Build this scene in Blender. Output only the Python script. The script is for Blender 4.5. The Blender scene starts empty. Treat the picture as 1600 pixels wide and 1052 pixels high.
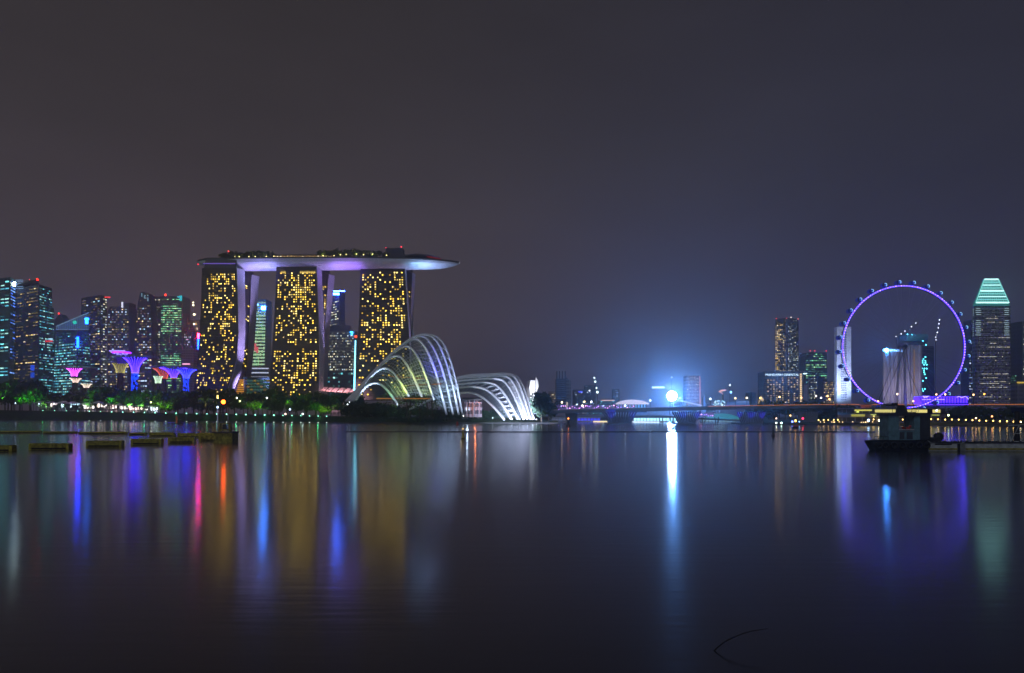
import bpy, math, random
from mathutils import Vector
R = math.radians
sc = bpy.context.scene
col = sc.collection

# ------------------------------------------------------------------ camera
CAMH, F, CX, HY = 7.0, 1170.0, 800.0, 649.0      # eye height, focal length and horizon in photo pixels
cam_d = bpy.data.cameras.new('camera'); cam = bpy.data.objects.new('camera', cam_d); col.objects.link(cam)
cam.location = (0, 0, CAMH); cam.rotation_euler = (R(90), 0, 0)
cam_d.sensor_width = 36; cam_d.lens = 36 * F / 1600
cam_d.shift_y = (HY - 526) / 1600
cam_d.clip_start = 0.5; cam_d.clip_end = 20000
sc.camera = cam

def lin(c):
    c = c / 255
    return c / 12.92 if c <= 0.04045 else ((c + 0.055) / 1.055) ** 2.4
def rgb(c, k=1.0): return (lin(c[0]) * k, lin(c[1]) * k, lin(c[2]) * k, 1)

# ------------------------------------------------------------------ night sky
world = bpy.data.worlds.new('World'); sc.world = world; world.use_nodes = True
nt = world.node_tree; N = nt.nodes; L = nt.links; N.clear()
out = N.new('ShaderNodeOutputWorld')
tc = N.new('ShaderNodeTexCoord'); sep = N.new('ShaderNodeSeparateXYZ'); L.new(tc.outputs['Generated'], sep.inputs[0])
def ramp(stops):
    r = N.new('ShaderNodeValToRGB'); e = r.color_ramp.elements
    while len(e) < len(stops): e.new(0.5)
    for k, (p, c) in enumerate(stops): e[k].position = p; e[k].color = rgb(c)
    L.new(sep.outputs['Z'], r.inputs[0]); return r
rl = ramp([(0.0, (88, 77, 88)), (0.16, (74, 66, 73)), (0.33, (60, 55, 59)), (0.55, (44, 41, 43)), (1, (38, 35, 38))])
rr = ramp([(0.0, (66, 72, 102)), (0.16, (54, 54, 74)), (0.33, (49, 49, 62)), (0.55, (42, 41, 50)), (1, (36, 35, 40))])
cl = N.new('ShaderNodeTexNoise'); cl.inputs['Scale'].default_value = 2.2; cl.inputs['Detail'].default_value = 5; cl.inputs['Roughness'].default_value = .55
cmap = N.new('ShaderNodeMapping'); cmap.inputs['Scale'].default_value = (1, 1, 2.6); L.new(tc.outputs['Generated'], cmap.inputs[0]); L.new(cmap.outputs[0], cl.inputs['Vector'])
cr = N.new('ShaderNodeMapRange'); cr.inputs[1].default_value = .3; cr.inputs[2].default_value = .7; cr.inputs[3].default_value = .87; cr.inputs[4].default_value = 1.12; L.new(cl.outputs['Fac'], cr.inputs[0])
mx = N.new('ShaderNodeMapRange'); mx.inputs[1].default_value = -0.30; mx.inputs[2].default_value = 0.55; mx.interpolation_type = 'SMOOTHSTEP'
L.new(sep.outputs['X'], mx.inputs[0])
mix = N.new('ShaderNodeMixRGB'); L.new(mx.outputs[0], mix.inputs[0]); L.new(rl.outputs[0], mix.inputs[1]); L.new(rr.outputs[0], mix.inputs[2])
bg = N.new('ShaderNodeBackground'); L.new(mix.outputs[0], bg.inputs[0]); L.new(cr.outputs[0], bg.inputs[1])
sky = N.new('ShaderNodeTexSky'); sky.sky_type = 'NISHITA'; sky.sun_disc = False
sky.sun_elevation = R(-4); sky.sun_rotation = R(200)
bg2 = N.new('ShaderNodeBackground'); L.new(sky.outputs[0], bg2.inputs[0]); bg2.inputs[1].default_value = 0.02
ad = N.new('ShaderNodeAddShader'); L.new(bg.outputs[0], ad.inputs[0]); L.new(bg2.outputs[0], ad.inputs[1]); L.new(ad.outputs[0], out.inputs[0])
sun_d = bpy.data.lights.new('ambient_fill', 'SUN'); sun_d.energy = 0.38; sun_d.angle = R(12); sun_d.color = (0.75, 0.82, 1.0)  # added fill lamp from behind the camera, lifts dim surfaces facing it
sun = bpy.data.objects.new('ambient_fill', sun_d); col.objects.link(sun); sun.rotation_euler = (R(58), 0, R(-28))

sc.view_settings.view_transform = 'Standard'; sc.view_settings.look = 'None'
sc.view_settings.exposure = 0; sc.view_settings.gamma = 1
cy = sc.cycles
cy.use_denoising = True
try: cy.denoiser = 'OPENIMAGEDENOISE'; cy.denoising_prefilter = 'ACCURATE'
except Exception: pass
cy.max_bounces = 5; cy.diffuse_bounces = 1; cy.glossy_bounces = 3; cy.transparent_max_bounces = 24; cy.volume_bounces = 0
cy.use_adaptive_sampling = True; cy.adaptive_threshold = 0.008; cy.sample_clamp_indirect = 8; cy.caustics_reflective = True

# ------------------------------------------------------------------ helpers
def px(x, Y): return (x - CX) / F * Y
def zz(y, Y): return CAMH + (HY - y) / F * Y
def at(x, y, Y): return Vector((px(x, Y), Y, zz(y, Y)))
def pt(x, Y, z): return Vector((px(x, Y), Y, z))
ORG = {}
def tag(o, label=None, cat=None, group=None, kind=None):
    if label: o['label'] = label
    if cat: o['category'] = cat
    if group: o['group'] = group
    if kind: o['kind'] = kind
    return o
def thing(name, label, cat, loc=(0, 0, 0), group=None):
    o = bpy.data.objects.new(name, None); col.objects.link(o); o.location = loc
    o.empty_display_size = 0.1; ORG[o.name] = Vector(loc)
    return tag(o, label, cat, group)
def dup(root, loc, scale=None, rz=None, label=None, group=None):
    c = root.copy(); col.objects.link(c); c.location = loc
    if scale: c.scale = scale if hasattr(scale, '__len__') else (scale,) * 3
    if rz is not None: c.rotation_euler = (0, 0, rz)
    if label: c['label'] = label
    if group: c['group'] = group
    def kids(a, b):
        for ch in list(a.children):
            d = ch.copy(); col.objects.link(d); d.parent = b; kids(ch, d)
    kids(root, c)
    return c
class MB:
    def __init__(s): s.v = []; s.f = []; s.mi = []; s.m = 0
    def add(s, vs, fs):
        b = len(s.v); s.v += [Vector(v) for v in vs]
        for f in fs: s.f.append([b + i for i in f]); s.mi.append(s.m)
        return s
    def quad(s, a, b, c, d): return s.add([a, b, c, d], [(0, 1, 2, 3)])
    def box(s, c, d, rz=0):
        x, y, z = (q / 2 for q in d); cs, sn = math.cos(rz), math.sin(rz); vs = []
        for k in (-z, z):
            for i, j in ((-x, -y), (x, -y), (x, y), (-x, y)):
                vs.append((c[0] + i * cs - j * sn, c[1] + i * sn + j * cs, c[2] + k))
        return s.add(vs, [(0, 3, 2, 1), (4, 5, 6, 7), (0, 1, 5, 4), (1, 2, 6, 5), (2, 3, 7, 6), (3, 0, 4, 7)])
    def prism(s, levels, caps=True):
        n = len(levels[0]); vs = [p for l in levels for p in l]; fs = []
        for k in range(len(levels) - 1):
            for i in range(n):
                j = (i + 1) % n; fs.append((k * n + i, k * n + j, (k + 1) * n + j, (k + 1) * n + i))
        if caps: fs.append(tuple(range(n))[::-1]); fs.append(tuple((len(levels) - 1) * n + i for i in range(n)))
        return s.add(vs, fs)
    def tube(s, pts, r, n=6, flat=1.0):
        pts = [Vector(p) for p in pts]; lv = []
        for k, p in enumerate(pts):
            t = (pts[min(k + 1, len(pts) - 1)] - pts[max(k - 1, 0)]).normalized()
            ref = Vector((0, 0, 1)) if abs(t.z) < 0.95 else Vector((1, 0, 0))
            a = t.cross(ref).normalized(); b = t.cross(a).normalized()
            rk = r[k] if hasattr(r, '__len__') else r
            lv.append([p + a * math.cos(2 * math.pi * i / n) * rk * flat + b * math.sin(2 * math.pi * i / n) * rk for i in range(n)])
        return s.prism(lv)
    def bar(s, a, b, r, n=4): return s.tube([a, b], r, n)
    def lathe(s, c, prof, n=12, sx=1.0, sy=1.0):
        c = Vector(c)
        return s.prism([[c + Vector((math.cos(2 * math.pi * i / n) * q * sx, math.sin(2 * math.pi * i / n) * q * sy, h)) for i in range(n)] for q, h in prof])
    def ball(s, c, r, n=8, m=5, sz=1.0):
        return s.lathe(c, [(max(r * math.sin(math.pi * k / m), r * .02), -r * sz * math.cos(math.pi * k / m)) for k in range(m + 1)], n)
    def ring(s, c, Rr, r, n=64, m=6, a0=0, a1=360):
        c = Vector(c); full = (a1 - a0) >= 360; lv = []
        for k in range(n + 1):
            a = R(a0 + (a1 - a0) * k / n)
            d = Vector((math.cos(a), 0, math.sin(a)))
            lv.append([c + d * (Rr + r * math.cos(2 * math.pi * i / m)) + Vector((0, r * math.sin(2 * math.pi * i / m), 0)) for i in range(m)])
        return s.prism(lv, caps=not full)
    def build(s, name, mat, parent=None, smooth=False, base=None):
        if parent is not None: org = ORG[parent.name]
        elif base is not None: org = Vector(base)
        else:
            lo = Vector([min(v[i] for v in s.v) for i in range(3)]); hi = Vector([max(v[i] for v in s.v) for i in range(3)])
            org = Vector(((lo.x + hi.x) / 2, (lo.y + hi.y) / 2, lo.z))
        me = bpy.data.meshes.new(name); me.from_pydata([v - org for v in s.v], [], s.f)
        mats = mat if isinstance(mat, (list, tuple)) else [mat]
        for m in mats: me.materials.append(m)
        if len(mats) > 1: me.polygons.foreach_set('material_index', s.mi)
        if smooth: me.polygons.foreach_set('use_smooth', [True] * len(me.polygons))
        me.update()
        o = bpy.data.objects.new(name, me); col.objects.link(o)
        if parent is not None: o.parent = parent
        else: o.location = org
        ORG[o.name] = org
        return o
def crom(P, n=8):
    P = [Vector(p) for p in P]; Q = [P[0] * 2 - P[1]] + P + [P[-1] * 2 - P[-2]]; o = []
    for k in range(1, len(Q) - 2):
        a, b, c, d = Q[k - 1:k + 3]
        for i in range(n):
            t = i / n; o.append(0.5 * ((2 * b) + (c - a) * t + (2 * a - 5 * b + 4 * c - d) * t * t + (3 * b - 3 * c + d - a) * t ** 3))
    return o + [P[-1]]
def resample(pts, n):
    ds = [0]
    for k in range(1, len(pts)): ds.append(ds[-1] + (pts[k] - pts[k - 1]).length)
    o = []; j = 0
    for i in range(n):
        d = ds[-1] * i / (n - 1)
        while j < len(ds) - 2 and ds[j + 1] < d: j += 1
        o.append(pts[j].lerp(pts[j + 1], (d - ds[j]) / max(ds[j + 1] - ds[j], 1e-6)))
    return o

# ------------------------------------------------------------------ materials
def pm(name, c, rough=0.7, var=0.3, scale=0.3, metal=0.0, spec=0.5):
    m = bpy.data.materials.new(name); m.use_nodes = True; t = m.node_tree; b = t.nodes['Principled BSDF']
    g = t.nodes.new('ShaderNodeNewGeometry'); n = t.nodes.new('ShaderNodeTexNoise'); n.inputs['Scale'].default_value = scale; n.inputs['Detail'].default_value = 5
    r = t.nodes.new('ShaderNodeValToRGB'); e = r.color_ramp.elements
    e[0].position = 0.3; e[1].position = 0.7
    e[0].color = tuple(q * (1 - var) for q in c) + (1,); e[1].color = tuple(min(q * (1 + var), 1) for q in c) + (1,)
    t.links.new(g.outputs['Position'], n.inputs['Vector']); t.links.new(n.outputs['Fac'], r.inputs[0]); t.links.new(r.outputs[0], b.inputs['Base Color'])
    b.inputs['Roughness'].default_value = rough; b.inputs['Metallic'].default_value = metal; b.inputs['Specular IOR Level'].default_value = spec
    return m
EM = {}
def em(c, k=1.0, sample=False):
    key = (c, k, sample)
    if key in EM: return EM[key]
    m = bpy.data.materials.new('glow_%d_%d_%d' % c); m.use_nodes = True; t = m.node_tree; t.nodes.clear()
    o = t.nodes.new('ShaderNodeOutputMaterial'); e = t.nodes.new('ShaderNodeEmission')
    e.inputs[0].default_value = rgb(c); e.inputs[1].default_value = k; t.links.new(e.outputs[0], o.inputs[0])
    m.cycles.emission_sampling = 'FRONT' if sample else 'NONE'
    EM[key] = m; return m
def facade(name, glass, slab, fh, bay, rough=0.55, frac=0.3):
    """curtain wall: floor slabs and mullions over dark glass, from world position"""
    m = bpy.data.materials.new(name); m.use_nodes = True; t = m.node_tree; b = t.nodes['Principled BSDF']; A = t.nodes.new; K = t.links.new
    g = A('ShaderNodeNewGeometry'); s = A('ShaderNodeSeparateXYZ'); K(g.outputs['Position'], s.inputs[0])
    def fr(src, d, lim):
        q = A('ShaderNodeMath'); q.operation = 'DIVIDE'; K(src, q.inputs[0]); q.inputs[1].default_value = d
        w = A('ShaderNodeMath'); w.operation = 'FRACT'; K(q.outputs[0], w.inputs[0])
        e = A('ShaderNodeMath'); e.operation = 'LESS_THAN'; K(w.outputs[0], e.inputs[0]); e.inputs[1].default_value = lim
        return e.outputs[0]
    ax = A('ShaderNodeMath'); ax.operation = 'MULTIPLY_ADD'; K(s.outputs['Y'], ax.inputs[0]); ax.inputs[1].default_value = 0.7; K(s.outputs['X'], ax.inputs[2])
    mxm = A('ShaderNodeMath'); mxm.operation = 'MAXIMUM'; K(fr(s.outputs['Z'], fh, frac), mxm.inputs[0]); K(fr(ax.outputs[0], bay, 0.18), mxm.inputs[1])
    n = A('ShaderNodeTexNoise'); n.inputs['Scale'].default_value = 0.05; n.inputs['Detail'].default_value = 4; K(g.outputs['Position'], n.inputs['Vector'])
    r = A('ShaderNodeMixRGB'); r.inputs[1].default_value = glass + (1,); r.inputs[2].default_value = slab + (1,); K(mxm.outputs[0], r.inputs[0])
    v = A('ShaderNodeMixRGB'); v.blend_type = 'MULTIPLY'; v.inputs[0].default_value = 0.6; K(r.outputs[0], v.inputs[1]); K(n.outputs['Fac'], v.inputs[2])
    K(v.outputs[0], b.inputs['Base Color']); b.inputs['Roughness'].default_value = rough
    return m
M = dict(
    concrete=pm('concrete', (.32, .32, .33), .8, .2, .05), white=pm('white_paint', (.75, .75, .76), .5, .06, .2), dark=pm('dark_steel', (.035, .04, .05), .5, .3, .5),
    black=pm('black_rubber', (.012, .012, .014), .8, .4, 2), bark=pm('bark', (.10, .075, .05), .9, .4, 1.0),
    leaf1=pm('leaf_deep', (.045, .085, .03), .7, .55, .5), leaf2=pm('leaf_fresh', (.07, .12, .04), .7, .5, .5), leaf3=pm('leaf_blue', (.035, .07, .04), .7, .5, .5),
    grass=pm('bank_grass', (.03, .05, .025), .95, .5, .25), rock=pm('quay_stone', (.07, .07, .07), .9, .45, .4), soil=pm('far_ground', (.05, .055, .05), .95, .4, .02),
    yellow=pm('mossy_yellow', (.34, .30, .03), .7, .55, 2.2), yellowd=pm('dirty_yellow', (.25, .225, .04), .8, .6, 1.5), teal=pm('teal_paint', (.10, .20, .23), .55, .3, 1.2),
    float=pm('weathered_float', (.36, .39, .38), .8, .3, 1.2), hull=pm('hull_tar', (.022, .022, .028), .6, .5, 1.0), red=pm('red_paint', (.5, .05, .04), .5, .2, 1),
    hotel=facade('hotel_glass', (.018, .02, .045), (.075, .065, .085), 3.55, 4.6, .5, .35), bronze=facade('dark_tower', (.045, .045, .07), (.10, .095, .12), 8, 7),
    glassb=facade('blue_tower', (.06, .09, .17), (.13, .17, .24), 8, 9), glasst=facade('teal_tower', (.05, .14, .17), (.11, .21, .24), 8, 9),
    pale=facade('pale_tower', (.10, .11, .13), (.34, .34, .36), 7, 8, .6, .5), stone=facade('stone_tower', (.06, .06, .08), (.40, .37, .42), 5.5, 5, .6, .45),
    navy=facade('navy_block', (.02, .03, .09), (.05, .07, .15), 5, 6), bridge=pm('bridge_concrete', (.16, .17, .20), .85, .2, .08),
    hullskin=pm('silver_hull', (.62, .62, .66), .45, .05, .1), deckm=pm('deck', (.10, .09, .085), .8, .3, .3), endwall=pm('end_wall', (.55, .54, .58), .6, .1, .06),
    redroof=pm('ribbed_roof', (.42, .30, .30), .6, .15, .1), treeskin=pm('tree_steel', (.42, .40, .46), .5, .2, .2))

# ------------------------------------------------------------------ lamps that the place has
def spot(name, loc, target, c, power, angle=60, blend=.6, size=1.0, parent=None, vol=0.0):
    d = bpy.data.lights.new(name, 'SPOT'); d.color = rgb(c)[:3]; d.energy = power; d.spot_size = R(angle); d.spot_blend = blend; d.shadow_soft_size = size
    d.volume_factor = vol
    o = bpy.data.objects.new(name, d); col.objects.link(o); v = Vector(target) - Vector(loc); o.rotation_euler = v.to_track_quat('-Z', 'Y').to_euler()
    if parent is not None: o.parent = parent; o.location = Vector(loc) - ORG[parent.name]
    else: o.location = loc
    return o
def point(name, loc, c, power, size=.6, parent=None, vol=0.0):
    d = bpy.data.lights.new(name, 'POINT'); d.color = rgb(c)[:3]; d.energy = power; d.shadow_soft_size = size; d.volume_factor = vol
    o = bpy.data.objects.new(name, d); col.objects.link(o)
    if parent is not None: o.parent = parent; o.location = Vector(loc) - ORG[parent.name]
    else: o.location = loc
    return o

# ------------------------------------------------------------------ facades and windows
class Face:
    def __init__(s, Lp, Rp):
        s.L = Lp; s.R = Rp; z0, z1 = Lp[0].z, Lp[-1].z; s.t = [(p.z - z0) / (z1 - z0) for p in Lp]
        n = (Rp[0] - Lp[0]).cross(Lp[-1] - Lp[0]).normalized()
        if n.dot(Vector((0, 0, CAMH)) - Lp[0]) < 0: n = -n
        s.n = n
    def P(s, u, v, o=0.0):
        k = 0
        while k < len(s.t) - 2 and s.t[k + 1] < v: k += 1
        q = (v - s.t[k]) / (s.t[k + 1] - s.t[k])
        return s.L[k].lerp(s.L[k + 1], q).lerp(s.R[k].lerp(s.R[k + 1], q), u) + s.n * o
def panes(face, nc, nr, fn, wu=.62, wv=.5, u0=.03, u1=.97, v0=.02, v1=.98, merge=False, off=.25):
    ent = []
    du, dv = (u1 - u0) / nc, (v1 - v0) / nr
    for j in range(nr):
        i = 0
        while i < nc:
            m = fn(i, j)
            if m is None: i += 1; continue
            k = i + 1
            if merge:
                while k < nc and fn(k, j) is m and k - i < merge: k += 1
            a, b = u0 + du * (i + (1 - wu) / 2), u0 + du * (k - (1 - wu) / 2); c, d = v0 + dv * (j + (1 - wv) / 2), v0 + dv * (j + (1 + wv) / 2)
            q = [face.P(a, c, off), face.P(b, c, off), face.P(b, d, off), face.P(a, d, off)]
            ent.append(((q[1] - q[0]).length * (q[3] - q[0]).length, q, m)); i = k
    return ent
def fit_windows(parent, ent, cap=100, name='window'):
    ent.sort(key=lambda e: -e[0])
    for a, q, m in ent[:cap]: MB().quad(*q).build(name, m, parent)
    rest = ent[cap:]
    if rest:
        ms = []; b = MB()
        for a, q, m in rest:
            if m not in ms: ms.append(m)
            b.m = ms.index(m); b.quad(*q)
        o = b.build(name + '_field', ms, parent); o['kind'] = 'stuff'
PAL = dict(warm=[(255, 215, 125), (255, 232, 175), (235, 190, 110)], teal=[(110, 220, 225), (80, 175, 200), (170, 240, 230)], cool=[(205, 225, 255), (150, 185, 240), (235, 240, 255)],
           green=[(130, 230, 150), (190, 240, 170), (110, 200, 150)], mbs=[(255, 208, 74), (250, 198, 68), (255, 224, 130)], mixc=[(255, 222, 150), (190, 212, 240), (150, 200, 215)], pale=[(235, 240, 210), (255, 240, 200), (190, 210, 220)], blue=[(80, 130, 255), (120, 170, 255), (60, 100, 230)])
def lit(pal, p, k=1.3, seed=0, rows=None, cols=None, dim=.3):
    rnd = random.Random(seed); mem = {}
    def fn(i, j):
        if (i, j) not in mem:
            q = p
            if rows is not None: q = rows(j, rnd_row(j))
            if cols is not None: q *= cols(i)
            mem[(i, j)] = em(rnd.choice(PAL[pal]), round(1.7 * k * rnd.choice((.35, .7, 1, 1.4)), 2)) if rnd.random() < q else (em(PAL[pal][0], .22) if rnd.random() < dim else None)
        return mem[(i, j)]
    rr = {}
    def rnd_row(j):
        if j not in rr: rr[j] = random.Random(seed * 97 + j).random()
        return rr[j]
    return fn
def fine(lv, dz=9.0):
    o = []
    for a, b2 in zip(lv, lv[1:]):
        n = max(1, int(abs(b2[0].z - a[0].z) / dz)); o += [[p.lerp(q, i / n) for p, q in zip(a, b2)] for i in range(n)]
    return o + [lv[-1]]
def polelamp(name, p, zbase, r, c, k, sample=False, pr=.12):
    b = MB(); b.ball(p, r, 6, 4); b.m = 1; b.bar(p, (p[0], p[1] + .05, zbase), pr); return b.build(name, [em(c, k, sample), M['dark']])
def tower(name, label, cat, Y, levels, mat, dl=40, dr=40, wins=(), group=None, base_y=None, cap=60, part='facade'):
    """levels: (y, x_left, x_corner or None, x_right), bottom to top; two faces meet at the corner nearest the camera"""
    lv = []
    for y, x0, xc, x1 in levels:
        z = zz(y, Y)
        if xc is None:
            A, B = pt(x0, Y, z), pt(x1, Y, z); lv.append([A, B, B + Vector((0, dr, 0)), A + Vector((0, dr, 0))])
        else:
            A, C, B = pt(x0, Y + dl, z), pt(xc, Y, z), pt(x1, Y + dr, z); lv.append([A, C, B, A + B - C])
    lv = fine(lv); c = sum(lv[0], Vector()) / 4
    t = thing(name, label, cat, (c.x, c.y, lv[0][0].z), group)
    MB().prism(lv).build(part, mat, t)
    two = levels[0][2] is not None
    fl = Face([l[0] for l in lv], [l[1] for l in lv]); fr = Face([l[1] for l in lv], [l[2] for l in lv]) if two else None
    ent = []
    for w in wins: ent += panes(fl if w.get('f', 'L') == 'L' else fr, w['nc'], w['nr'], w['fn'], **w.get('k', {}))
    if ent: fit_windows(t, ent, cap)
    t_faces[t.name] = (fl, fr, lv)
    return t
t_faces = {}
def text(parent, s, loc, h, mat, name='lettering', width=None):
    cu = bpy.data.curves.new(name, 'FONT'); cu.body = s; cu.size = h; cu.extrude = h * .04; cu.align_x = 'LEFT'
    o = bpy.data.objects.new(name, cu); col.objects.link(o); bpy.context.view_layer.update()
    me = bpy.data.meshes.new_from_object(o.evaluated_get(bpy.context.evaluated_depsgraph_get())); bpy.data.objects.remove(o)
    xs = [v.co.x for v in me.vertices]; k = (width / (max(xs) - min(xs))) if width else 1
    for v in me.vertices:
        x, y, z = v.co; v.co = (x * k, -z, y)
    me.materials.clear(); me.materials.append(mat); o = bpy.data.objects.new(name, me); col.objects.link(o)
    o.parent = parent; o.location = Vector(loc) - ORG[parent.name]
    return o
def beacon(t, p, c=(255, 40, 30), r=1.5, k=6): return MB().ball(p, r, 6, 4).build('beacon', em(c, k, False), t)
# ------------------------------------------------------------------ water, land
def water_mat():
    m = bpy.data.materials.new('bay_water'); m.use_nodes = True; t = m.node_tree; t.nodes.clear(); A = t.nodes.new; K = t.links.new
    o = A('ShaderNodeOutputMaterial'); d = A('ShaderNodeBsdfDiffuse'); d.inputs[0].default_value = (.006, .007, .010, 1)
    g = A('ShaderNodeBsdfGlossy'); g.inputs['Roughness'].default_value = WATER_ROUGH; g.inputs[0].default_value = (.96, .97, 1, 1)
    fz = A('ShaderNodeFresnel'); fz.inputs[0].default_value = WATER_IOR
    x = A('ShaderNodeMixShader'); g.distribution = 'BECKMANN'; g2 = A('ShaderNodeBsdfGlossy'); g2.distribution = 'GGX'; g2.inputs[0].default_value = (.96, .97, 1, 1); g2.inputs['Roughness'].default_value = .23
    tv = A('ShaderNodeCombineXYZ'); tv.inputs[0].default_value = 1
    for q, an in ((g, .14), (g2, .10)): q.inputs['Anisotropy'].default_value = an; K(tv.outputs[0], q.inputs['Tangent'])
    gm = A('ShaderNodeMixShader'); gm.inputs[0].default_value = .34; K(g.outputs[0], gm.inputs[1]); K(g2.outputs[0], gm.inputs[2])
    K(fz.outputs[0], x.inputs[0]); K(d.outputs[0], x.inputs[1]); K(gm.outputs[0], x.inputs[2]); K(x.outputs[0], o.inputs[0])
    ge = A('ShaderNodeNewGeometry'); mp = A('ShaderNodeMapping'); mp.inputs['Scale'].default_value = (.16, 1.25, 1); K(ge.outputs['Position'], mp.inputs[0])
    n = A('ShaderNodeTexNoise'); n.inputs['Scale'].default_value = 1.0; n.inputs['Detail'].default_value = 3; K(mp.outputs[0], n.inputs['Vector'])
    b = A('ShaderNodeBump'); b.inputs['Strength'].default_value = .5; b.inputs['Distance'].default_value = .018; K(n.outputs['Fac'], b.inputs['Height'])
    K(b.outputs[0], g.inputs['Normal']); K(b.outputs[0], g2.inputs['Normal'])
    return m
WATER_ROUGH, WATER_IOR = 0.125, 1.75
b = MB(); b.quad((-3800, -40, 0), (3800, -40, 0), (3800, 3900, 0), (-3800, 3900, 0)); tag(b.build('water', water_mat(), base=(0, 0, 0)), kind='structure')

def interp(T, x):
    if x <= T[0][0]: return T[0][1:]
    for a, c in zip(T, T[1:]):
        if x <= c[0]:
            q = (x - a[0]) / (c[0] - a[0]); return tuple(a[k] + (c[k] - a[k]) * q for k in range(1, len(a)))
    return T[-1][1:]
# photo x, waterline y, top-of-bank y
LEFT = [(-320, 655.5, 641), (0, 656.5, 641), (120, 657.5, 643), (250, 658.8, 646), (370, 660, 648.5), (540, 661.2, 652), (700, 661.8, 655), (800, 662, 656), (872, 662, 657.5)]
RIGHT = [(1192, 663.2, 660), (1280, 664, 660), (1400, 665.3, 660.5), (1600, 667.3, 662), (1950, 669, 663)]
def shoreY(T, x): return CAMH * F / (interp(T, x)[0] - HY)
def shore(T, name, gname, back):
    Ys = [shoreY(T, r[0]) for r in T]
    w = [pt(r[0], Y, -.5) for r, Y in zip(T, Ys)]
    k = [pt(r[0], Y, .9) for r, Y in zip(T, Ys)]
    top = [pt(r[0], Y + 10, zz(r[2], Y + 10)) for r, Y in zip(T, Ys)]
    far = [Vector((p.x * back / p.y if name != 'left' else p.x * 1.25 - 30, back, p.z)) for p in top]
    b = MB(); r = MB()
    for i in range(len(T) - 1):
        r.quad(w[i], w[i + 1], k[i + 1], k[i]); b.quad(k[i], k[i + 1], top[i + 1], top[i]); b.quad(top[i], top[i + 1], far[i + 1], far[i])
    for i, j in ((len(T) - 1, 1), (0, 0)):
        q = [w[i], far[i] * 1, top[i], k[i]]; q[1] = Vector((far[i].x, far[i].y, -.5)); b.add([q[0], q[1], far[i], top[i], k[i]], [(0, 1, 2, 3, 4)])
    tag(r.build(gname + '_quay', M['rock']), kind='structure'); tag(b.build(gname + '_ground', M['grass']), kind='structure')
shore(LEFT, 'left', 'garden', 1500); shore(RIGHT, 'right', 'promenade', 1300)
b = MB(); b.prism([[(-3600, 1160, -1), (3600, 1160, -1), (3600, 3850, -1), (-3600, 3850, -1)], [(-3600, 1168, 2), (3600, 1168, 2), (3600, 3850, 2), (-3600, 3850, 2)]])
tag(b.build('far_ground', M['soil']), kind='structure')
def gz(T, x): return zz(interp(T, x)[1], shoreY(T, x) + 10)

# ------------------------------------------------------------------ haze over the whole bay
hm = bpy.data.materials.new('night_haze'); hm.use_nodes = True; t = hm.node_tree; t.nodes.clear()
o = t.nodes.new('ShaderNodeOutputMaterial'); v = t.nodes.new('ShaderNodeVolumePrincipled')
v.inputs['Color'].default_value = (.86, .92, 1, 1); v.inputs['Density'].default_value = HAZE = 0.00032; v.inputs['Anisotropy'].default_value = 0.84
t.links.new(v.outputs[0], o.inputs['Volume'])
b = MB(); b.box((0, 1950, 122), (8000, 4100, 248)); h = b.build('haze', hm); tag(h, kind='stuff')

# ------------------------------------------------------------------ trees
def crown_mesh(name, seed, shape, mat, n=26, per=36, leaf=.055):
    rnd = random.Random(seed); b = MB(); cl = []
    for _ in range(n):
        for _ in range(30):
            x, y, z = (rnd.uniform(-1, 1) for _ in range(3))
            if x * x + y * y + z * z < 1: break
        cl.append((Vector((x * shape[0], y * shape[0], shape[2] + z * shape[1])), rnd.uniform(.07, .15) * (shape[0] + shape[1]) * 1.5))
    for c, r in cl:
        for _ in range(per):
            d = Vector((rnd.gauss(0, 1), rnd.gauss(0, 1), rnd.gauss(0, .8))); d = d.normalized() * r * rnd.random() ** .45
            p = c + d; s = leaf * rnd.uniform(.6, 1.4)
            a = Vector((rnd.gauss(0, 1), rnd.gauss(0, 1), rnd.gauss(0, 1))).normalized(); e = a.cross(Vector((rnd.gauss(0, 1), rnd.gauss(0, 1), rnd.gauss(0, 1)))).normalized()
            b.quad(p - a * s, p - e * s * .6, p + a * s, p + e * s * .6)
    me = bpy.data.meshes.new(name); me.from_pydata(b.v, [], b.f); me.materials.append(mat)
    return me, cl
def trunk_mesh(name, cl, h, r, seed):
    rnd = random.Random(seed); b = MB()
    top = Vector((rnd.uniform(-.03, .03), rnd.uniform(-.03, .03), h))
    b.tube([(0, 0, 0), top * .5, top], [r * 1.3, r, r * .8], 6)
    for c, _ in rnd.sample(cl, min(7, len(cl))): b.tube([top * .9, top.lerp(c, .5) + Vector((0, 0, .03)), c], [r * .6, r * .4, r * .15], 4)
    me = bpy.data.meshes.new(name); me.from_pydata(b.v, [], b.f); me.materials.append(M['bark']); return me
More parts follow.
